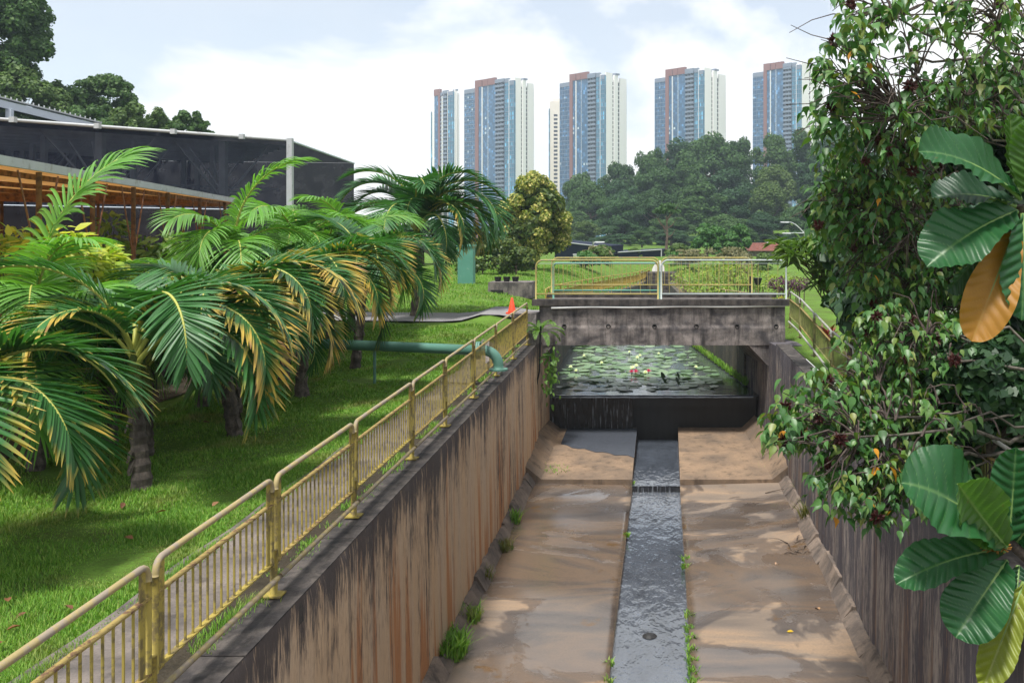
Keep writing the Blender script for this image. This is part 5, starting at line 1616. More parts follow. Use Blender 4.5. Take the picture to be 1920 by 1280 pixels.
tag(grass_field('bank_grass', 60000, bank_region, 0.06, 0.14, 22, 0.006), 'grass on the bank beyond the road', 'grass', kind='stuff')
def kerb_region(r, n):
    Y = 4.0 * (28.5 / 4.0) ** r.uniform(0, 1, n)
    X = rail_x(Y) - 0.17 + r.normal(0, 0.06, n) + 0.04 * np.sin(Y * 5)
    k = np.sin(Y * 3.1) + 0.7 * np.sin(Y * 7.7 + 1) > -0.2
    return np.stack([X, Y], 1)[k]
o = grass_field('kerb_weeds', 9000, kerb_region, 0.03, 0.10, 23, 0.005); o.location.z = 0.07
tag(o, 'weeds along the foot of the railing', 'weeds', kind='stuff')
def walk_edge(r, n):
    Y = 4.0 * (28.5 / 4.0) ** r.uniform(0, 1, n)
    X = -5.04 - 0.006 * Y + np.abs(r.normal(0, 0.08, n))
    return np.stack([X, Y], 1)
o = grass_field('path_edge_grass', 9000, walk_edge, 0.03, 0.10, 24, 0.005); o.location.z = 0.03
tag(o, 'grass creeping over the walkway edge', 'grass', kind='stuff')
# fallen leaves on the lawn
M_DEAD = leaf_mat('dead_leaf', [(0.16, 0.07, 0.03), (0.22, 0.12, 0.06), (0.12, 0.05, 0.03)], 0.7, 0.2, 0.1, 0.9)
dl = fast_mesh('fallen_leaf', LEAF * np.array([1, 1, 2.5]), LEAFF, M_DEAD)
r = rng(6)
for (px, py) in ((15, 1125), (50, 1145), (40, 1170), (5, 1200), (232, 940), (398, 947), (312, 955), (250, 1008), (380, 790), (135, 1140)):
    p = W(px, py, 10); Y = 3.58 * F / (py - 422); X = (px - CX) * Y / F
    o = obj('fallen_leaf', dl, None, (X, Y, float(ground_z(X, Y)) + 0.07), (r.uniform(-.4, .4), r.uniform(-.4, .4), r.uniform(0, 6)), (0.12,) * 3)
    tag(o, 'dry brown fallen leaf lying on the lawn', 'leaf', 'dry leaves scattered on the lawn')

# weeds in the canal
def weed(label, X, Y, z, R, n, h, seed, group=None, name='weed_clump', mat=None, spread=1.0):
    r = rng(seed)
    a = r.uniform(0, 6.283, n); rad = R * np.sqrt(r.uniform(0, 1, n))
    base = np.stack([rad * np.cos(a) * spread, rad * np.sin(a) * 1.3, np.zeros(n) - 0.02], 1)
    hh = h * r.uniform(0.5, 1.1, n); b_ = r.uniform(0, 6.283, n); ln = r.uniform(0.3, 1.0, n) * hh
    w = 0.012 * r.uniform(0.6, 1.2, n)
    sx = np.stack([-np.sin(b_), np.cos(b_), 0 * b_], 1) * w[:, None]
    d = np.stack([np.cos(b_) * ln, np.sin(b_) * ln, hh], 1)
    mid = base + d * np.array([0.45, 0.45, 0.7])
    V = np.stack([base - sx, base + sx, mid + sx, mid - sx, base + d], 1).reshape(-1, 3)
    k = np.arange(n)[:, None] * 5
    Fa = np.concatenate([k + np.array([[0, 1, 2]]), k + np.array([[0, 2, 3]]), k + np.array([[3, 2, 4]])])
    o = obj(name, fast_mesh(name, V, Fa, mat or M_BLADE), None, (X, Y, z))
    return tag(o, label, 'weeds', group)
def on_floor(px, py):
    Y = 7.0 * F / (py - 422); return (px - CX) * Y / F, Y, flo_z(Y)
M_WEEDY = leaf_mat('dry_weed', [(0.10, 0.11, 0.03), (0.16, 0.14, 0.05), (0.08, 0.13, 0.03)], 0.6, 0.2, 0.25)
for i, (px, py, R, n, h, lab, mt) in enumerate((
    (840, 1235, 0.30, 420, 0.42, 'large tuft of green grass at the foot of the left canal wall, nearest', None),
    (882, 1170, 0.16, 160, 0.30, 'green weed tuft just beyond the largest one by the left wall', None),
    (900, 1095, 0.22, 170, 0.30, 'straggly yellowish weed against the left wall, third from the front', M_WEEDY),
    (945, 1035, 0.18, 120, 0.28, 'dry weed tuft at the left haunch blocks midway along the floor', M_WEEDY),
    (960, 985, 0.18, 120, 0.35, 'small weed growing out of the left wall foot, fourth from the front', None),
    (1040, 893, 0.35, 260, 0.25, 'green weeds in the corner of the left apron step', None),
    (1440, 885, 0.40, 200, 0.22, 'grassy weeds along the right apron step', None),
    (1320, 893, 0.30, 110, 0.15, 'thin weeds at the left part of the right apron step', None),
    (1520, 985, 0.20, 200, 0.5, 'dry brown grass tuft at the foot of the right wall', M_WEEDY),
    (1505, 935, 0.16, 140, 0.4, 'small dry tuft further back by the right wall', M_WEEDY),
    )):
    X, Y, z = on_floor(px, py)
    weed(lab, X, Y, z + 0.05, R, n, h, 400 + i, mat=mt)
r = rng(9)
for i, py in enumerate((1275, 1255, 1235, 1215, 1195, 1175, 1150, 1060, 1045)):
    Y = 7.0 * F / (py - 422)
    weed('small leafy weed rooted on the right edge of the water channel', ch_r(Y) + 0.02, Y, flo_z(Y) - 0.05, 0.09, 46, 0.13, 430 + i, 'weeds on the right channel edge')
for i, py in enumerate((1240, 1275, 1000, 905)):
    Y = 7.0 * F / (py - 422)
    weed('tiny green weed on the left edge of the water channel', ch_l(Y) + 0.0, Y, flo_z(Y) - 0.05, 0.07, 30, 0.12, 450 + i, 'weeds on the left channel edge')
# fallen leaves and twigs on the canal floor
for i, (px, py, lab, col) in enumerate(((1475, 1190, 'bright yellow fallen leaf on the right canal floor', (0.45, 0.3, 0.02)), (1454, 1063, 'pale fallen leaf on the right canal floor below the dark wet band', (0.5, 0.33, 0.22)), (1537, 1148, 'small tan fallen leaf by the right wall foot', (0.35, 0.2, 0.1)))):
    X, Y, z = on_floor(px, py)
    o = obj('fallen_leaf', fast_mesh('fallen_leaf', LEAF * np.array([1, 1, 2.5]), LEAFF, Mat('leaf_col', 0.6, 0.3, col).m), None, (X, Y, z + 0.06), (0.1, 0.1, i), (0.17,) * 3)
    tag(o, lab, 'leaf')
for i, (px, py, lab, ln) in enumerate(((1435, 928, 'long thin twig lying on the right canal floor', 0.9), (1490, 1022, 'dark twiggy debris near the right wall foot', 0.45), (1503, 1043, 'small dark clump of debris by the right wall', 0.25), (1218, 1175, 'dark stone showing through the channel water', 0.2))):
    X, Y, z = on_floor(px, py)
    b = MB()
    rr = rng(i + 50)
    if 'stone' in lab:
        b.lathe((X, Y, z - 0.2), [(0.14, 0), (0.13, 0.05), (0.07, 0.08)], 9)
    else:
        for k in range(1 if ln > 0.8 else 7):
            a = rr.uniform(-0.4, 0.4) if k == 0 else rr.uniform(0, 6); q = np.array([X, Y, z + 0.06]) + (0 if k == 0 else 1) * rr.normal(0, ln * 0.3, 3) * (1, 1, 0)
            e = q + np.array([math.cos(a), math.sin(a), 0.05]) * ln
            b.tube([q, (q + e) / 2 + (0, 0.06, 0.03), e], [0.014, 0.011, 0.005], 5)
    o = b.build('twig' if 'stone' not in lab else 'stone', M_BARK if 'stone' not in lab else M_WEIR); tag(o, lab, 'debris')

# fern and creepers on the left abutment
M_FERN = leaf_mat('fern_leaf', [(0.06, 0.14, 0.02), (0.10, 0.20, 0.03), (0.14, 0.24, 0.05)], 0.5, 0.3, 0.3)
c = W(1012, 628, 29.2)
root = thing('fern', c, 'bright green fern growing where the railing meets the bridge', 'fern')
for i in range(13):
    a = -90 + (i - 6) * 26
    V, Fa, t, y, path = frond(700 + i, 0.85, math.radians(70 - 3 * (i % 4) * 5), math.radians(95), 0.14, 26, 0.0, width=0.012)
    o = obj('frond', fast_mesh('frond', V, Fa, M_FERN), root, (0, 0, 0), (0, 0, math.radians(a)))
leafy = []
for c, lab, sd, mt in ((W(1032, 700, 28.9), 'leafy creeper hanging from the left abutment beside the weir', 801, M_FERN), (W(1450, 850, 27.8), 'leafy weed growing from the right abutment above the apron', 802, M_MIDL)):
    r = rng(sd); n = 130
    P = r.normal(0, 1, (n, 3)) * np.array([0.10, 0.14, 0.38])
    D = norm(r.normal(0, 0.5, (n, 3)) + np.array([0, 0, -1])); N = norm(r.normal(0, 0.4, (n, 3)) + np.array([0.4 if c[0] < 0 else -0.4, -0.8, 0.5]))
    V, Fa = scatter(LEAF, LEAFF, P, frames(D, N), r.uniform(0.10, 0.2, n))
    o = obj('creeper', fast_mesh('creeper', V, Fa, mt), None, c); tag(o, lab, 'creeper', kind=None)

# ------------------------------------------------------------------ lily pond
M_PAD = leaf_mat('lily_pad', [(0.08, 0.17, 0.065), (0.13, 0.23, 0.10), (0.18, 0.27, 0.14), (0.11, 0.18, 0.10)], 0.35, 0.45, 0.12, 0.9)
def pad_mesh(seed, curl):
    r = rng(seed); n = 18
    V = [(0, 0, -0.02)]
    for i in range(n + 1):
        a = 0.18 + (6.283 - 0.36) * i / n
        V.append((math.cos(a), math.sin(a), curl * (0.5 + 0.5 * math.sin(a * 2 + seed)) + r.normal(0, 0.012)))
    for i in range(n + 1):
        v = V[i + 1]; V.append((v[0] * 0.97, v[1] * 0.97, v[2] - 0.02))
    Fs = [(0, i + 1, i + 2) for i in range(n)]
    b = MB(); b.add(V, Fs); b.add(np.array(V[1:]), [(i, i + n + 1, i + n + 2, i + 1) for i in range(n)])
    return b.mesh('lily_pad', M_PAD, False)
pads = [pad_mesh(i, (0.03, 0.10, 0.22)[i % 3]) for i in range(6)]
r = rng(14)
cl = [(1080, 672, 1.3), (1190, 660, 1.3), (1235, 652, 1.1), (1180, 700, 1.3), (1100, 700, 1.0), (1210, 680, 1.2), (1130, 655, 1.2), (1260, 672, 1.0), (1080, 655, 1.0), (1240, 708, 0.9), (1150, 672, 1.2), (1200, 695, 0.9), (1120, 718, 1.2), (1250, 722, 1.3), (1320, 715, 1.0)]
placed = []
tries = 0
while len(placed) < 290 and tries < 30000:
    tries += 1
    px, py, sp = cl[r.integers(len(cl))]
    px += r.normal(0, 42 * sp); py += r.normal(0, 15 * sp)
    if py < 636 or py > 733: continue
    Y = (CAMZ - ZC) * F / (py - CY); X = (px - CX) * Y / F
    if not (pl(Y) + 0.3 < X < pr(Y) - 0.5) or Y < 31.85: continue
    R = r.uniform(0.12, 0.30)
    if any((X - a) ** 2 + (Y - b_) ** 2 < (0.62 * (R + c_)) ** 2 for a, b_, c_ in placed): continue
    placed.append((X, Y, R))
    o = obj('lily_pad', pads[r.integers(6)], None, (X, Y, ZC + 0.015 + r.uniform(0, 0.03)), (r.normal(0, 0.05), r.normal(0, 0.05), r.uniform(0, 6.28)), (R, R, R * 0.7))
    tag(o, 'round green lily pad floating on the pond behind the weir', 'lily pad', 'lily pads on the pond')
for i in range(60):
    Y = r.uniform(62, 86); X = edge_l(Y) + 0.2 + r.uniform(0, 1) * max(0.1, (edge_r(Y) - edge_l(Y) - 0.4)); R = r.uniform(0.15, 0.34)
    o = obj('lily_pad', pads[i % 6], None, (X, Y, ZC + 0.03), (r.normal(0, 0.2), r.normal(0, 0.2), r.uniform(0, 6)), (R, R, R))
    tag(o, 'small lily pad crowding the canal water far beyond the bridge', 'lily pad', 'lily pads far up the canal')
# dark upright pads and yellow pad
m_dk = leaf_mat('dark_pad', [(0.02, 0.05, 0.02), (0.03, 0.07, 0.025)], 0.4, 0.4, 0.1)
for px, py, R, lab in ((1245, 708, 0.24, 'dark upturned lily leaf right of the pink flowers, largest'), (1273, 703, 0.16, 'dark upturned lily leaf, upper of the right pair'), (1271, 712, 0.17, 'dark upturned lily leaf, lower of the right pair')):
    Y = (CAMZ - ZC) * F / (py + 8 - CY); X = (px - CX) * Y / F
    me = pads[0].copy(); me.materials.clear(); me.materials.append(m_dk)
    o = obj('lily_leaf', me, None, (X, Y, ZC + R * 0.6), (1.1, 0.2, 1.2), (R, R, R)); tag(o, lab, 'lily pad')
    b = MB(); b.tube([(0, 0, -1.2), (0, 0, 0)], 0.03, 5); obj('stem', b.mesh('stem', m_dk), o)
def flower_mesh(col, n1=9):
    m = leaf_mat('petal', [col, tuple(min(1, v * 1.15) for v in col)], 0.5, 0.3, 0.3)
    T = np.array([(0, 0, 0), (0.5, 0.2, 0.06), (1, 0, 0.0), (0.5, -0.2, 0.06)]); 
    P, D, N = [], [], []
    for ring, (el, k) in enumerate(((20, n1), (50, n1 - 1), (72, n1 - 3))):
        for i in range(k):
            a = 6.283 * i / k + ring * 0.3; e = math.radians(el)
            D.append((math.cos(a) * math.cos(e), math.sin(a) * math.cos(e), math.sin(e))); N.append((-math.cos(a) * math.sin(e), -math.sin(a) * math.sin(e), math.cos(e))); P.append((0, 0, 0))
    V, Fa = scatter(T, np.array([[0, 1, 2, 3]]), np.array(P, float), frames(np.array(D), np.array(N)), np.ones(len(P)))
    return fast_mesh('petals', V, Fa, m)
fw, fp = flower_mesh((0.80, 0.80, 0.74)), flower_mesh((0.62, 0.07, 0.24))
M_STEMG = Mat('lily_stem', 0.5, 0.3, (0.05, 0.1, 0.03)).m
for i, (px, py, s, kind) in enumerate(((1186, 692, 0.22, 0), (1192, 699, 0.2, 1), (1216, 698, 0.19, 1), (1184, 699, 0.18, 1), (1193, 688, 0.2, 0), (1210, 701, 0.2, 0), (1070, 690, 0.17, 0), (1080, 697, 0.16, 0), (1195, 672, 0.18, 0), (1128, 682, 0.16, 0), (1305, 690, 0.16, 0), (1200, 668, 0.16, 0), (1235, 664, 0.14, 0), (1095, 668, 0.15, 0), (1180, 661, 0.14, 0))):
    Y = (CAMZ - ZC) * F / (py + 4 - CY); X = (px - CX) * Y / F
    lab = ('white water lily flower open above the pond', 'pink water lily flower in the cluster at the pond centre')[kind]
    o = thing('water_lily', (X, Y, ZC), lab, 'flower', ('white lilies on the pond', 'pink lilies on the pond')[kind])
    obj('petals', fp if kind else fw, o, (0, 0, 0.10), (0, 0, i), (s * 0.72, s * 0.72, s * 0.72))
    b = MB(); b.tube([(0, 0, -0.1), (0, 0, 0.13)], 0.015, 5); obj('stem', b.mesh('stem', M_STEMG), o)
# moss clumps along the right pond wall
for i, Y in enumerate(np.arange(33.5, 46, 0.8)):
    weed('mossy green weeds on the right pond wall at the waterline', float(pr(Y)) - 0.03, Y, ZC + 0.08, 0.28, 110, 0.30, 900 + i, 'weeds along the right pond wall', mat=M_BLADE, spread=0.3)

# ------------------------------------------------------------------ upstream garden on the right bank
M_GARD = leaf_mat('garden_leaf', [(0.09, 0.17, 0.025), (0.16, 0.25, 0.03), (0.26, 0.32, 0.05), (0.12, 0.18, 0.05)], 0.5, 0.3, 0.32)
M_PURP = leaf_mat('purple_leaf', [(0.05, 0.012, 0.04), (0.09, 0.02, 0.06), (0.04, 0.02, 0.03)], 0.5, 0.3, 0.2)
M_YELF = leaf_mat('yellow_flower_leaf', [(0.5, 0.33, 0.03), (0.16, 0.22, 0.03), (0.10, 0.18, 0.03)], 0.5, 0.3, 0.25)
gl = ['bright yellow-green garden plants behind the right bridge railing, left end', 'tall yellow-green garden plant behind the right bridge railing', 'leafy garden clump in the middle of the right bank bed', 'light green garden clump before the purple hedge', 'loose garden plants at the right end of the bed', 'low garden plants close to the brown railing']
for i, (px, py, Y, rx, rz, n) in enumerate(((1295, 520, 52, 1.0, 0.55, 500), (1345, 510, 50, 1.0, 0.8, 620), (1385, 515, 48, 1.0, 0.7, 560), (1420, 525, 46, 0.9, 0.5, 420), (1470, 530, 44, 1.0, 0.45, 360), (1330, 540, 45, 1.3, 0.35, 420))):
    leafy_shrub('garden_plant', gl[i], W(px, py, Y), rx, 1.0, rz, n, 0.17, M_GARD, 500 + i)
for i, (px, lab) in enumerate(((1462, 'purple-leaved hedge plant right of the garden, left one'), (1500, 'purple-leaved hedge plant right of the garden, right one'))):
    leafy_shrub('purple_shrub', lab, W(px, 532, 40), 0.5, 0.5, 0.3, 420, 0.10, M_PURP, 520 + i)
leafy_shrub('yellow_flowers', 'low yellow flowering plants at the right end of the bridge', W(1450, 560, 36), 0.6, 0.5, 0.12, 240, 0.10, M_YELF, 530)
stake = MB(); stake.tube([(0, 0, 0), (0.01, 0, 1.35)], 0.014, 6); sm = stake.mesh('stake', M_STALK)
r = rng(15)
for i in range(26):
    px = r.uniform(1280, 1435); Y = r.uniform(43, 50); X = (px - CX) * Y / F
    o = obj('garden_stake', sm, None, (X, Y, float(ground_z(X, Y)) - 0.05), (r.normal(0, 0.06), r.normal(0, 0.06), 0), (1, 1, r.uniform(0.8, 1.3)))
    tag(o, 'thin upright stake among the garden plants on the right bank', 'stake', 'stakes in the garden bed')
for i, (px, lab) in enumerate(((1407, 'dark post in the garden bed on the right bank'),)):
    c = W(px, 545, 43); b = MB(); b.tube([(c[0], 43, 0.2), (c[0], 43, 1.75)], 0.06, 8); o = b.build('garden_post', M_BLACK); tag(o, lab, 'post')
c = W(1421, 528, 43); b = MB(); b.lathe((c[0], 43, c[2] - 0.15), [(0.10, 0), (0.2, 0.3), (0.19, 0.32), (0.02, 0.3)], 14); b.tube([(c[0], 43, 0.3), (c[0], 43, c[2] - 0.1)], 0.02, 6); o = b.build('garden_lamp', M_BLACK); tag(o, 'small dark bucket-shaped lamp in the garden bed', 'lamp')
# ------------------------------------------------------------------ right bank: overhanging shrub
HEART = np.array([(0,0,0),(0.04,0.15,0.02),(0.20,0.26,0.07),(0.42,0.24,0.05),(0.64,0.11,0.0),(1.0,0,-0.18),(0.64,-0.11,0.0),(0.42,-0.24,0.05),(0.20,-0.26,0.07),(0.04,-0.15,0.02),(0.35,0,-0.03),(0.68,0,-0.04)])
HEARTF = np.array([(0,10,2,1),(10,11,3,2),(11,5,4,3),(0,9,8,10),(10,8,7,11),(11,7,6,5)])
M_SHR = leaf_mat('shrub_leaf', [(0.028, 0.085, 0.022), (0.045, 0.125, 0.03), (0.065, 0.17, 0.036), (0.10, 0.185, 0.036), (0.16, 0.19, 0.04)], 0.42, 0.4, 0.22)
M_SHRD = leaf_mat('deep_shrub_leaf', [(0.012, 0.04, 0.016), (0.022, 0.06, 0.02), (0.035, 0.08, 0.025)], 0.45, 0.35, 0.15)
M_SHO = leaf_mat('orange_leaf', [(0.55, 0.20, 0.02), (0.60, 0.30, 0.03)], 0.5, 0.3, 0.3)
M_TWIG = concrete('twig_bark', (0.13, 0.10, 0.085), (0.055, 0.042, 0.038), 12, 0.6)
M_TWIGL = concrete('pale_branch_bark', (0.17, 0.15, 0.125), (0.075, 0.065, 0.055), 12, 0.6)
M_FRUIT = leaf_mat('dark_red_fruit', [(0.035, 0.010, 0.010), (0.07, 0.016, 0.014), (0.045, 0.014, 0.012)], 0.6, 0.3, 0.05)

def curve(a, b, sag, r, k=7):
    t = np.linspace(0, 1, k)[:, None]
    w = r.normal(0, 0.035, (k, 3)) * np.linalg.norm(b - a) * np.sin(t * 3.1416)
    return a + (b - a) * t + np.array([0, 0, 1.0]) * sag * np.sin(t * 3.1416) + w

def big_shrub(label, root_pt, vols, seed, mat, lsize, nparts, fruit=0.08, orange=12, bare=30, leaf_n=(5, 9)):
    r = rng(seed)
    root = thing('overhanging_shrub', root_pt, label, 'shrub')
    off = np.array(root_pt, float)
    C = []
    for (px, py, Y, hx, hz, dy, n) in vols:
        c = W(px, py, Y)
        n = int(n * 1.55)
        d = norm(r.normal(size=(n, 3))) * (r.uniform(0, 1, n) ** 0.42)[:, None]
        C.append(c + d * np.array([hx * Y / F, dy, hz * Y / F]))
    C = np.concatenate(C)
    # branch tree: hubs near the volumes' inner side, twigs to clusters
    branches, twigs = MB(), MB()
    nh = max(6, len(C) // 8)
    H = C[r.choice(len(C), nh, replace=False)] * 0.80 + np.stack([np.full(nh, off[0] + 1.0), np.full(nh, off[1]), C[:nh, 2] * 0 + C[:, 2].mean()], 1) * 0.20
    for hi, h in enumerate(H):
        if hi % 4:
            q = H[np.arange(0, nh, 4)]
            k = q[np.argmin(((q - h) ** 2).sum(1))]
            twigs.tube(curve(k, h, 0.1, r, 7), np.linspace(0.016, 0.009, 7), 5)
            continue
        s = off + np.array([r.uniform(0.9, 1.5), r.uniform(-0.2, 1.2), max(0.3, (h[2] - off[2]) * r.uniform(0.55, 0.9))])
        branches.tube([off + np.array([0.8, 0.3, -0.05]), off + np.array([1.0, 0.4, 0.5]), s], [0.05, 0.045, 0.034], 7)
        branches.tube(curve(s, h, 0.15, r, 9), np.linspace(0.034, 0.012, 9) * r.uniform(0.6, 1.3), 6)
    hd = np.argmin(((C[:, None, :] - H[None]) ** 2).sum(-1), axis=1)
    for i, c in enumerate(C):
        if r.random() < 0.62:
            twigs.tube(curve(H[hd[i]], c, r.uniform(-0.1, 0.2), r, 6), np.linspace(0.015, 0.005, 6), 5)
    for k in range(bare):
        i = r.integers(len(C)); e = C[i] + r.normal(0, 0.35, 3)
        twigs.tube(curve(H[hd[i]], e, 0.15, r, 6), np.linspace(0.012, 0.004, 6), 5)
    obj('branches', branches.mesh('branches', M_TWIGL, True, off), root)
    o = obj('twigs', twigs.mesh('twigs', M_TWIG, True, off), root); tag(o, kind='stuff')
    P, D, N, S = [], [], [], []
    for c in C:
        k = r.integers(*leaf_n); a0 = r.uniform(0, 6.28); s = lsize * r.uniform(0.75, 1.2)
        for j in range(k):
            a = a0 + j * 2.4
            out = np.array([math.cos(a), math.sin(a), 0])
            P.append(c + out * 0.05 + r.normal(0, 0.05, 3))
            D.append(out * r.uniform(0.35, 0.9) + np.array([0, 0, -r.uniform(0.35, 1.0)]))
            N.append(out * 0.7 + np.array([0, -0.15, 0.6]) + r.normal(0, 0.25, 3))
            S.append(s * r.uniform(0.6, 1.1))
    P, D, N, S = map(np.array, (P, D, N, S))
    R = frames(D, norm(N))
    vis = P[:, 1] - 0.5 * S + 0.25 * np.abs(P[:, 0] - P[:, 0].min())
    od = np.argsort(vis)
    P, R, S = P[od] - off, R[od], S[od]
    V, Fa = scatter(HEART, HEARTF, P[nparts:], R[nparts:], S[nparts:])
    o = obj('foliage', fast_mesh('foliage', V, Fa, mat), root); tag(o, kind='stuff')
    me = fast_mesh('leaf', HEART, HEARTF, M_SHRO)
    meo = fast_mesh('leaf', HEART, HEARTF, M_SHO)
    pick = set(r.choice(max(1, nparts), min(orange, nparts), replace=False).tolist())
    for i in range(nparts):
        o = obj('leaf', meo if i in pick else me, root)
        o.matrix_local = Matrix.Translation(Vector(P[i])) @ Matrix(R[i].tolist()).to_4x4() @ Matrix.Scale(S[i], 4)
    # dark red fruit heads at twig ends
    nfr = int(len(C) * fruit)
    fr = FRUIT
    for i in r.choice(len(C), nfr, replace=False):
        p = C[i] + np.array([0, -0.1, 0.02]) - off
        o = obj('fruit_head', fr, root, p, tuple(r.uniform(0, 3, 3)), (r.uniform(0.06, 0.10),) * 3)
    return root
m = Mat('shrub_leaf_single', 0.42, 0.4)
cc = m.ramp(m.objrand(), [(0, (0.028, 0.088, 0.022)), (0.35, (0.046, 0.13, 0.032)), (0.65, (0.07, 0.175, 0.04)), (0.85, (0.11, 0.19, 0.04)), (1.0, (0.17, 0.19, 0.04))])
m.color(cc); m.translucent(m.mix(1.0, cc, (1.5, 1.7, 0.7), 'MULTIPLY'), 0.22)
M_SHRO = m.m
r = rng(2)
Tf = np.array([(0, -0.12, 0), (0.5, -0.2, 0.04), (1, 0, 0.1), (0.5, 0.2, 0.04), (0, 0.12, 0)])
Df = norm(r.normal(size=(60, 3))); Vf, Ff = scatter(Tf, np.array([[0, 1, 2, 3, 4]]), Df * 0.25, frames(Df, norm(r.normal(size=(60, 3)))), r.uniform(0.6, 1.0, 60))
FRUIT = fast_mesh('fruit_head', Vf, Ff, M_FRUIT)

big_shrub('tall shrub with drooping heart-shaped leaves and dark red fruits against the sky', (4.9, 12.5, 0.2),
    [(1730, 40, 12, 185, 95, 1.0, 52), (1590, 110, 11.5, 75, 80, 0.6, 24), (1760, 190, 12.5, 170, 80, 1.2, 62), (1640, 240, 12, 120, 70, 1.0, 42), (1560, 190, 11.5, 40, 60, 0.5, 9), (1870, 130, 13, 110, 140, 1.2, 46)], 61, M_SHR, 0.185, 200, 0.045, 4, 170)
big_shrub('middle shrub of tangled bare twigs and green leaves behind the giant leaves', (5.0, 13.5, 0.2),
    [(1640, 330, 13, 130, 80, 1.0, 75), (1600, 420, 13, 95, 70, 1.0, 60), (1720, 420, 13.5, 150, 110, 1.2, 110), (1660, 520, 13, 110, 70, 1.0, 60), (1560, 380, 12.5, 50, 60, 0.5, 16), (1800, 560, 13.5, 130, 120, 1.0, 90)], 62, M_SHR, 0.165, 120, 0.03, 3, 170)
big_shrub('low leafy shrub hanging over the right canal wall in front of the railing', (4.7, 11.0, 0.15),
    [(1690, 640, 11.8, 115, 75, 0.8, 75), (1560, 770, 11.2, 105, 85, 0.8, 70), (1690, 770, 11.5, 150, 100, 1.0, 105), (1470, 790, 10.8, 36, 50, 0.3, 12), (1600, 900, 10.8, 85, 60, 0.5, 42), (1720, 890, 11.0, 120, 60, 0.7, 50), (1810, 720, 12.2, 120, 110, 1.0, 80), (1650, 965, 10.6, 50, 18, 0.3, 8)], 63, M_SHR, 0.17, 300, 0.06, 9, 40)
# deep foliage behind, so the bank reads as a thicket
def thicket(label, px, py, Y, hx, hz, dy, n, seed, size=0.16, lobes=40):
    c = W(px, py, Y)
    gz = float(ground_z(c[0], Y))
    rt = thing('thicket_tree', (c[0], Y, gz), label, 'tree')
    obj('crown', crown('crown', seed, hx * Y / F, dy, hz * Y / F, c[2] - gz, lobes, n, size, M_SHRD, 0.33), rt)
    obj('trunk', limbs(max(1.5, c[2] - gz), 0.12, seed % 9, hx * Y / F * 0.5).mesh('trunk', M_TWIG, True), rt)
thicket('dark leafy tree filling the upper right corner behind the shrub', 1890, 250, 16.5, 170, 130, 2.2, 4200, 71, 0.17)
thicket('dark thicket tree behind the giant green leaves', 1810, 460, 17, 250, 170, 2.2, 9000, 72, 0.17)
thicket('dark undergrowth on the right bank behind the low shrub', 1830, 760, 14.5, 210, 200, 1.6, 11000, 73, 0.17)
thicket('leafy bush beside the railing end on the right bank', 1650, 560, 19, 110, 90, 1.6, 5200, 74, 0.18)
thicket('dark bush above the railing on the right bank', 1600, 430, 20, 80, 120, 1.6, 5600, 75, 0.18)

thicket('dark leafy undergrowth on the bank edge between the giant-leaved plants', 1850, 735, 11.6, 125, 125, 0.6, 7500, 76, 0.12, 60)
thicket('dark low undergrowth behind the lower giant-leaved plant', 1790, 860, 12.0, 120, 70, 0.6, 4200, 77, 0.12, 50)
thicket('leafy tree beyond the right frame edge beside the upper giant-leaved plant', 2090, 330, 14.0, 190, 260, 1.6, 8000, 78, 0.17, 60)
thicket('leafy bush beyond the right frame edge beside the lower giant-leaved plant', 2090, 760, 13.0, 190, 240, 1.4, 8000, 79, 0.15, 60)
# narrow-leaved oleander-like bush at the bridge end
NAR = np.array([(0,0,0),(0.25,0.05,0.02),(0.65,0.045,0.0),(1,0,-0.08),(0.65,-0.045,0.0),(0.25,-0.05,0.02)]); NARF = np.array([(0,1,5,5),(1,2,4,5),(2,3,4,4)])
NARF4 = np.array([(0,1,2,3),(0,3,4,5)])
M_NAR = leaf_mat('narrow_leaf', [(0.05, 0.11, 0.02), (0.09, 0.17, 0.03), (0.14, 0.22, 0.045)], 0.4, 0.4, 0.25)
def narrow_bush(label, base, vols, seed, ln):
    r = rng(seed); rt = thing('narrow_leaved_bush', base, label, 'bush'); off = np.array(base)
    P, D, N, S = [], [], [], []; b = MB()
    for (px, py, Y, hx, hz, dy, n) in vols:
        c = W(px, py, Y); d = norm(r.normal(size=(n, 3))) * (r.uniform(0, 1, n) ** 0.4)[:, None]
        for q in c + d * np.array([hx * Y / F, dy, hz * Y / F]):
            b.tube(curve(off + (0, 0, 0.1), q, 0.3, r, 6), np.linspace(0.03, 0.008, 6), 5)
            for j in range(16):
                a = j * 2.4; e = r.uniform(-0.5, 0.9)
                dd = np.array([math.cos(a) * math.cos(e), math.sin(a) * math.cos(e), math.sin(e) - 0.15])
                P.append(q + r.normal(0, 0.03, 3)); D.append(dd); N.append(np.array([0, -0.1, 1]) + r.normal(0, 0.2, 3)); S.append(ln * r.uniform(0.7, 1.15))
    P, D, N, S = map(np.array, (P, D, N, S))
    T = np.array([(0,0,0),(0.25,0.055,0.02),(0.6,0.05,0.0),(1,0,-0.22),(0.6,-0.05,0.0),(0.25,-0.055,0.02)])
    V, Fa = scatter(T, np.array([[0, 1, 2, 3], [0, 3, 4, 5]]), P - off, frames(D, norm(N)), S)
    o = obj('foliage', fast_mesh('foliage', V, Fa, M_NAR), rt); tag(o, kind='stuff')
    o = obj('branches', b.mesh('branches', M_TWIG, True, off), rt)
narrow_bush('narrow-leaved bush arching over the right end of the bridge', (5.2, 25.0, 0.6), [(1545, 455, 24, 45, 40, 0.7, 26), (1490, 470, 24, 45, 28, 0.5, 16), (1550, 515, 24, 30, 26, 0.6, 9), (1590, 500, 24, 50, 60, 0.8, 26)], 81, 0.42)
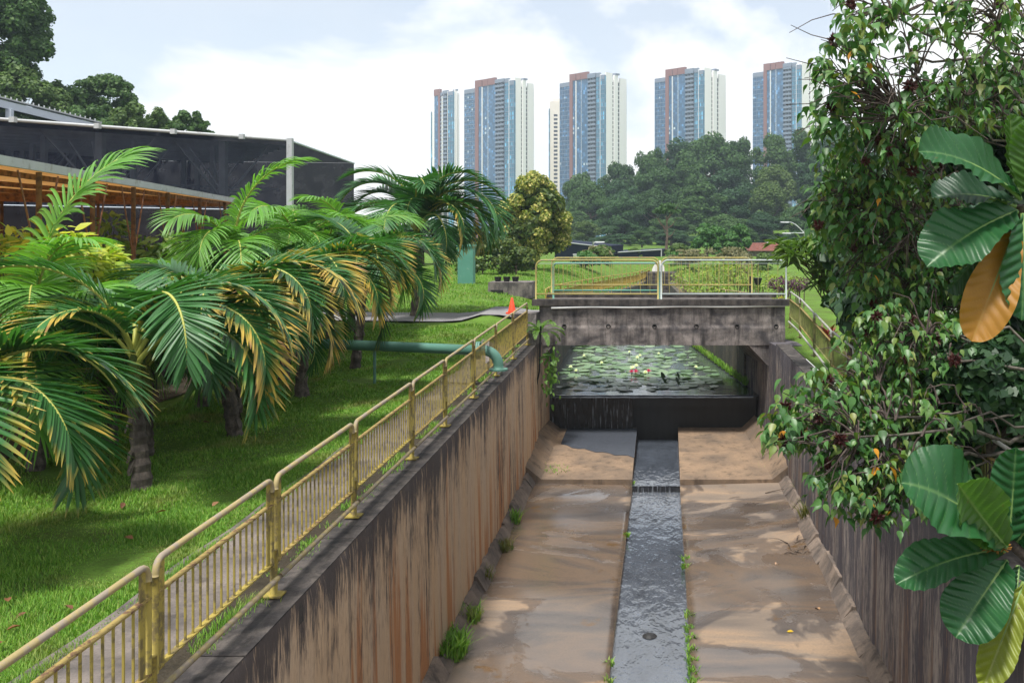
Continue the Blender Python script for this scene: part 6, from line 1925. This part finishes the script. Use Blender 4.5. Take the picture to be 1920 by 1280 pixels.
M_CORD = leaf_mat('red_cordyline_leaf', [(0.16, 0.02, 0.02), (0.10, 0.03, 0.02), (0.22, 0.05, 0.03)], 0.4, 0.4, 0.2)
c = W(1552, 540, 27); c[2] = float(ground_z(c[0], 27))
rt = thing('red_plant', c, 'red-leaved strappy plant behind the right railing end', 'plant')
r = rng(4); n = 46; a = r.uniform(0, 6.28, n); e = r.uniform(0.1, 1.3, n)
D = np.stack([np.cos(a) * np.cos(e), np.sin(a) * np.cos(e), np.sin(e)], 1)
V, Fa = scatter(np.array([(0,-.03,0),(0.5,-.07,0.05),(1,0,-.15),(0.5,.07,0.05),(0,.03,0)]), np.array([[0,1,2,3,4]]), np.tile([[0,0,0.35]], (n,1)) + r.normal(0,.08,(n,3)), frames(D, np.tile([[0,0,1.0]], (n,1)) + 0.01), r.uniform(0.35, 0.6, n))
o = obj('leaves', fast_mesh('leaves', V, Fa, M_CORD), rt); tag(o, kind='stuff')
b = MB(); b.tube([(0,0,-.05),(0,0,.4)], .03, 6); obj('stem', b.mesh('stem', M_TWIG), rt)

# ------------------------------------------------------------------ giant-leaved plants
def big_leaf_mat(name, col, vein, tr=0.2, rough=0.42):
    m = Mat(name, rough, 0.45)
    v = m.attr('vein'); nz = m.noise(m.pos(), 9, 5)
    c = m.mix(nz, tuple(x * 0.8 for x in col), tuple(x * 1.2 for x in col))
    c = m.mix(m.ramp(v, [(0.35, 0.0), (0.95, 0.6)]), c, vein)
    br = m.noise(m.pos(), 5.5, 6, 0.7)
    c = m.mix(m.ramp(br, [(0.66, 0.0), (0.70, 0.8)]), c, (0.11, 0.06, 0.025))
    m.color(c); m.translucent(m.mix(1.0, c, (1.5, 1.8, 0.5), 'MULTIPLY'), tr)
    return m.m
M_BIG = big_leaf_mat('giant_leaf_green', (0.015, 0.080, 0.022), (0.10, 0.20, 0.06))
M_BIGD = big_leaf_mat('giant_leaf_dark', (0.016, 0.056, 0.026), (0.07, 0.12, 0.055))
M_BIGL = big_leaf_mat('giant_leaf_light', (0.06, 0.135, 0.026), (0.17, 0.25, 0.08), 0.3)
M_BIGY = big_leaf_mat('giant_leaf_dead', (0.30, 0.135, 0.010), (0.36, 0.20, 0.04), 0.25, 0.55)
M_BIGYG = big_leaf_mat('giant_leaf_yellowing', (0.20, 0.24, 0.03), (0.30, 0.32, 0.10), 0.3)
def giant_leaf(parent, base, tip, hw, face, bend, cup, mat, seed, name='leaf', ripple=0.032, label=None):
    """base/tip: (px, py, Y); hw: half width in metres; face: direction the upper side looks; bend: arch of the midrib"""
    r = rng(seed)
    A, B = W(*base), W(*tip)
    L = np.linalg.norm(B - A)
    fc = norm(np.array(face, float))
    C = (A + B) / 2 + fc * bend * L
    hw = hw * 0.84
    ns, ntt = 121, 21
    s = np.linspace(0, 1, ns)[:, None]
    mid = (1 - s) ** 2 * A + 2 * s * (1 - s) * C + s ** 2 * B
    T = norm(np.gradient(mid, axis=0))
    Sd = norm(np.cross(np.tile(fc, (ns, 1)), T)); Nn = np.cross(T, Sd)
    sv = s[:, 0]
    prof = np.clip(sv, 0, 1) ** 0.62 * np.clip(1.0 - sv ** 3.2, 0, 1) ** 0.55
    prof = np.where(sv < 0.14, 0.035 + prof * (sv / 0.14) ** 1.3, prof + 0.005); prof /= prof.max()
    t = np.linspace(-1, 1, ntt)
    nv = 11
    V = np.zeros((ns, ntt, 3)); vein = np.zeros((ns, ntt))
    ph = r.uniform(0, 6)
    for j, tt in enumerate(t):
        at = abs(tt)
        # side veins run forward towards the margin
        sv0 = sv - 0.16 * at * prof
        fr = (sv0 * nv) % 1.0
        dv = np.minimum(fr, 1 - fr)
        vein[:, j] = np.maximum(np.clip(1 - dv / 0.085, 0, 1) * (at > 0.03), np.clip(1 - at / 0.05, 0, 1))
        bul = ripple * np.sin(fr * math.pi) * np.sin(min(1, at * 1.4) * math.pi * 0.55)
        wav = 0.055 * at ** 2.0 * np.sin(sv * 12 + ph + (2 if tt > 0 else 0)) * hw / 0.3
        V[:, j] = mid + Sd * (tt * hw * prof * (1 - 0.12 * cup * at))[:, None] + Nn * (((cup + 0.14) * at ** 1.4) * hw * prof + bul + wav * prof)[:, None]
    idx = np.arange(ns * ntt).reshape(ns, ntt)
    q = np.stack([idx[:-1,:-1], idx[1:,:-1], idx[1:,1:], idx[:-1,1:]], -1).reshape(-1, 4)
    off = np.array(wloc(parent))
    o = obj(name, fast_mesh(name, V.reshape(-1, 3) - off, q, mat, {'vein': vein.ravel()}, True), parent)
    if label: o['label'] = label
    b = MB(); b.tube(mid[:-3] - Nn[:-3] * 0.012, np.linspace(0.026, 0.006, ns - 3), 6)
    obj('midrib', b.mesh('midrib', M_RIB, True, off), o, -Vector(wloc(o)) + Vector(wloc(parent)))
    return o
M_RIB = Mat('leaf_rib', 0.45, 0.35, (0.15, 0.24, 0.07)).m
def stalk(parent, pts, r0, r1):
    P = np.array([W(*p) for p in pts])
    MB().tube(P, np.linspace(r0, r1, len(P)), 10).build('stem', M_TWIG, parent, True)
up = thing('giant_leaf_plant', (4.3, 10.6, 0.15), 'upper giant-leaved plant with one hanging orange brown dead leaf', 'plant')
stalk(up, [(1985, 1040, 10.4), (1975, 760, 10.3), (1945, 560, 10.1), (1912, 385, 9.9)], 0.07, 0.04)
giant_leaf(up, (1915, 372, 9.9), (1722, 285, 9.3), 0.36, (-0.25, -0.8, 0.65), 0.26, 0.15, M_BIG, 1)
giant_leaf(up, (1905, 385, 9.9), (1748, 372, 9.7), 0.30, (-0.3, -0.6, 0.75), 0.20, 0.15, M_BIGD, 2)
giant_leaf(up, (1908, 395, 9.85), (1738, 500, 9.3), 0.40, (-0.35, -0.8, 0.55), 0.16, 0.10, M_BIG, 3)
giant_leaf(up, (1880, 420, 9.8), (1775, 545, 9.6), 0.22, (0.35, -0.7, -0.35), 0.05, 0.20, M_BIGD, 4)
giant_leaf(up, (1905, 425, 9.7), (1822, 640, 9.3), 0.30, (-0.15, -1.0, 0.25), 0.05, 0.10, M_BIGY, 5, label='hanging dead leaf, orange brown', ripple=0.015)
giant_leaf(up, (1918, 400, 9.7), (1915, 600, 9.4), 0.33, (0.1, -1.0, 0.2), 0.08, 0.15, M_BIG, 6)
giant_leaf(up, (1912, 370, 9.9), (1893, 214, 9.9), 0.19, (0.3, -1.0, 0.1), -0.05, 0.3, M_BIGL, 7)
giant_leaf(up, (1925, 370, 9.8), (1935, 225, 9.7), 0.26, (-0.2, -1.0, 0.2), 0.0, 0.2, M_BIGL, 8)
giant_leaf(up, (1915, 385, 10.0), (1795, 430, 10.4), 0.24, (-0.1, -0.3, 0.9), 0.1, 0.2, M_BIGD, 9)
lo = thing('giant_leaf_plant', (4.2, 9.9, 0.12), 'lower giant-leaved plant hanging over the right canal wall', 'plant')
stalk(lo, [(1995, 1120, 9.6), (1960, 1075, 9.6), (1920, 1040, 9.5), (1890, 1015, 9.5)], 0.07, 0.05)
giant_leaf(lo, (1890, 1025, 9.5), (1690, 905, 8.9), 0.52, (-0.3, -0.75, 0.75), 0.34, 0.12, M_BIG, 11)
giant_leaf(lo, (1888, 1025, 9.3), (1795, 905, 8.7), 0.34, (0.35, -1.0, -0.1), -0.08, 0.25, M_BIGL, 12)
giant_leaf(lo, (1892, 1020, 9.5), (1905, 838, 9.4), 0.26, (-0.4, -1.0, 0.2), -0.04, 0.2, M_BIG, 13)
giant_leaf(lo, (1885, 1030, 9.5), (1680, 1095, 9.0), 0.28, (-0.1, -0.65, 0.75), 0.20, 0.20, M_BIG, 14)
giant_leaf(lo, (1888, 1050, 9.4), (1792, 1195, 8.9), 0.36, (-0.4, -0.9, 0.35), 0.16, 0.12, M_BIG, 15)
giant_leaf(lo, (1920, 1090, 9.3), (1842, 1290, 8.9), 0.21, (-0.25, -1.0, 0.2), 0.05, 0.2, M_BIGYG, 16, label='yellowing hanging leaf with brown spots')
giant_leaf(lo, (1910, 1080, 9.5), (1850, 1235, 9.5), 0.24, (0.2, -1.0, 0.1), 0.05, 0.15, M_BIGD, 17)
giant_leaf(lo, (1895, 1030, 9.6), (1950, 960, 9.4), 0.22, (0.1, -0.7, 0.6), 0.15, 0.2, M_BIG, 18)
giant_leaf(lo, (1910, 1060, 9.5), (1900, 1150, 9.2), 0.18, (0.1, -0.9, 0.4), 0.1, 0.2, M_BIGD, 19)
M_HUSK = ground_mat('dry_husk', [(0.20, 0.09, 0.02), (0.32, 0.17, 0.04), (0.24, 0.12, 0.04)], 12)
b = MB(); c = W(1872, 1022, 9.4)
for i in range(16):
    a = i * 0.4; b.beam(c, c + np.array([math.cos(a) * 0.16 - 0.05, -0.06, math.sin(a) * 0.07]), 0.03, 0.006)
b.build('dry_husk', M_HUSK, lo)

# ------------------------------------------------------------------ haze
b = MB(); b.box(-560, 560, -45, 900, -6, 150)
hz = b.build('haze', None); tag(hz, kind='stuff')
hm = bpy.data.materials.new('haze_air'); hm.use_nodes = True
hn = hm.node_tree; hn.nodes.clear()
ho = hn.nodes.new('ShaderNodeOutputMaterial'); hv = hn.nodes.new('ShaderNodeVolumePrincipled')
hv.inputs['Color'].default_value = (0.72, 0.87, 1.0, 1)
hv.inputs['Density'].default_value = 0.00033
hv.inputs['Anisotropy'].default_value = 0.2
hn.links.new(hv.outputs[0], ho.inputs['Volume'])
hz.data.materials.append(hm)
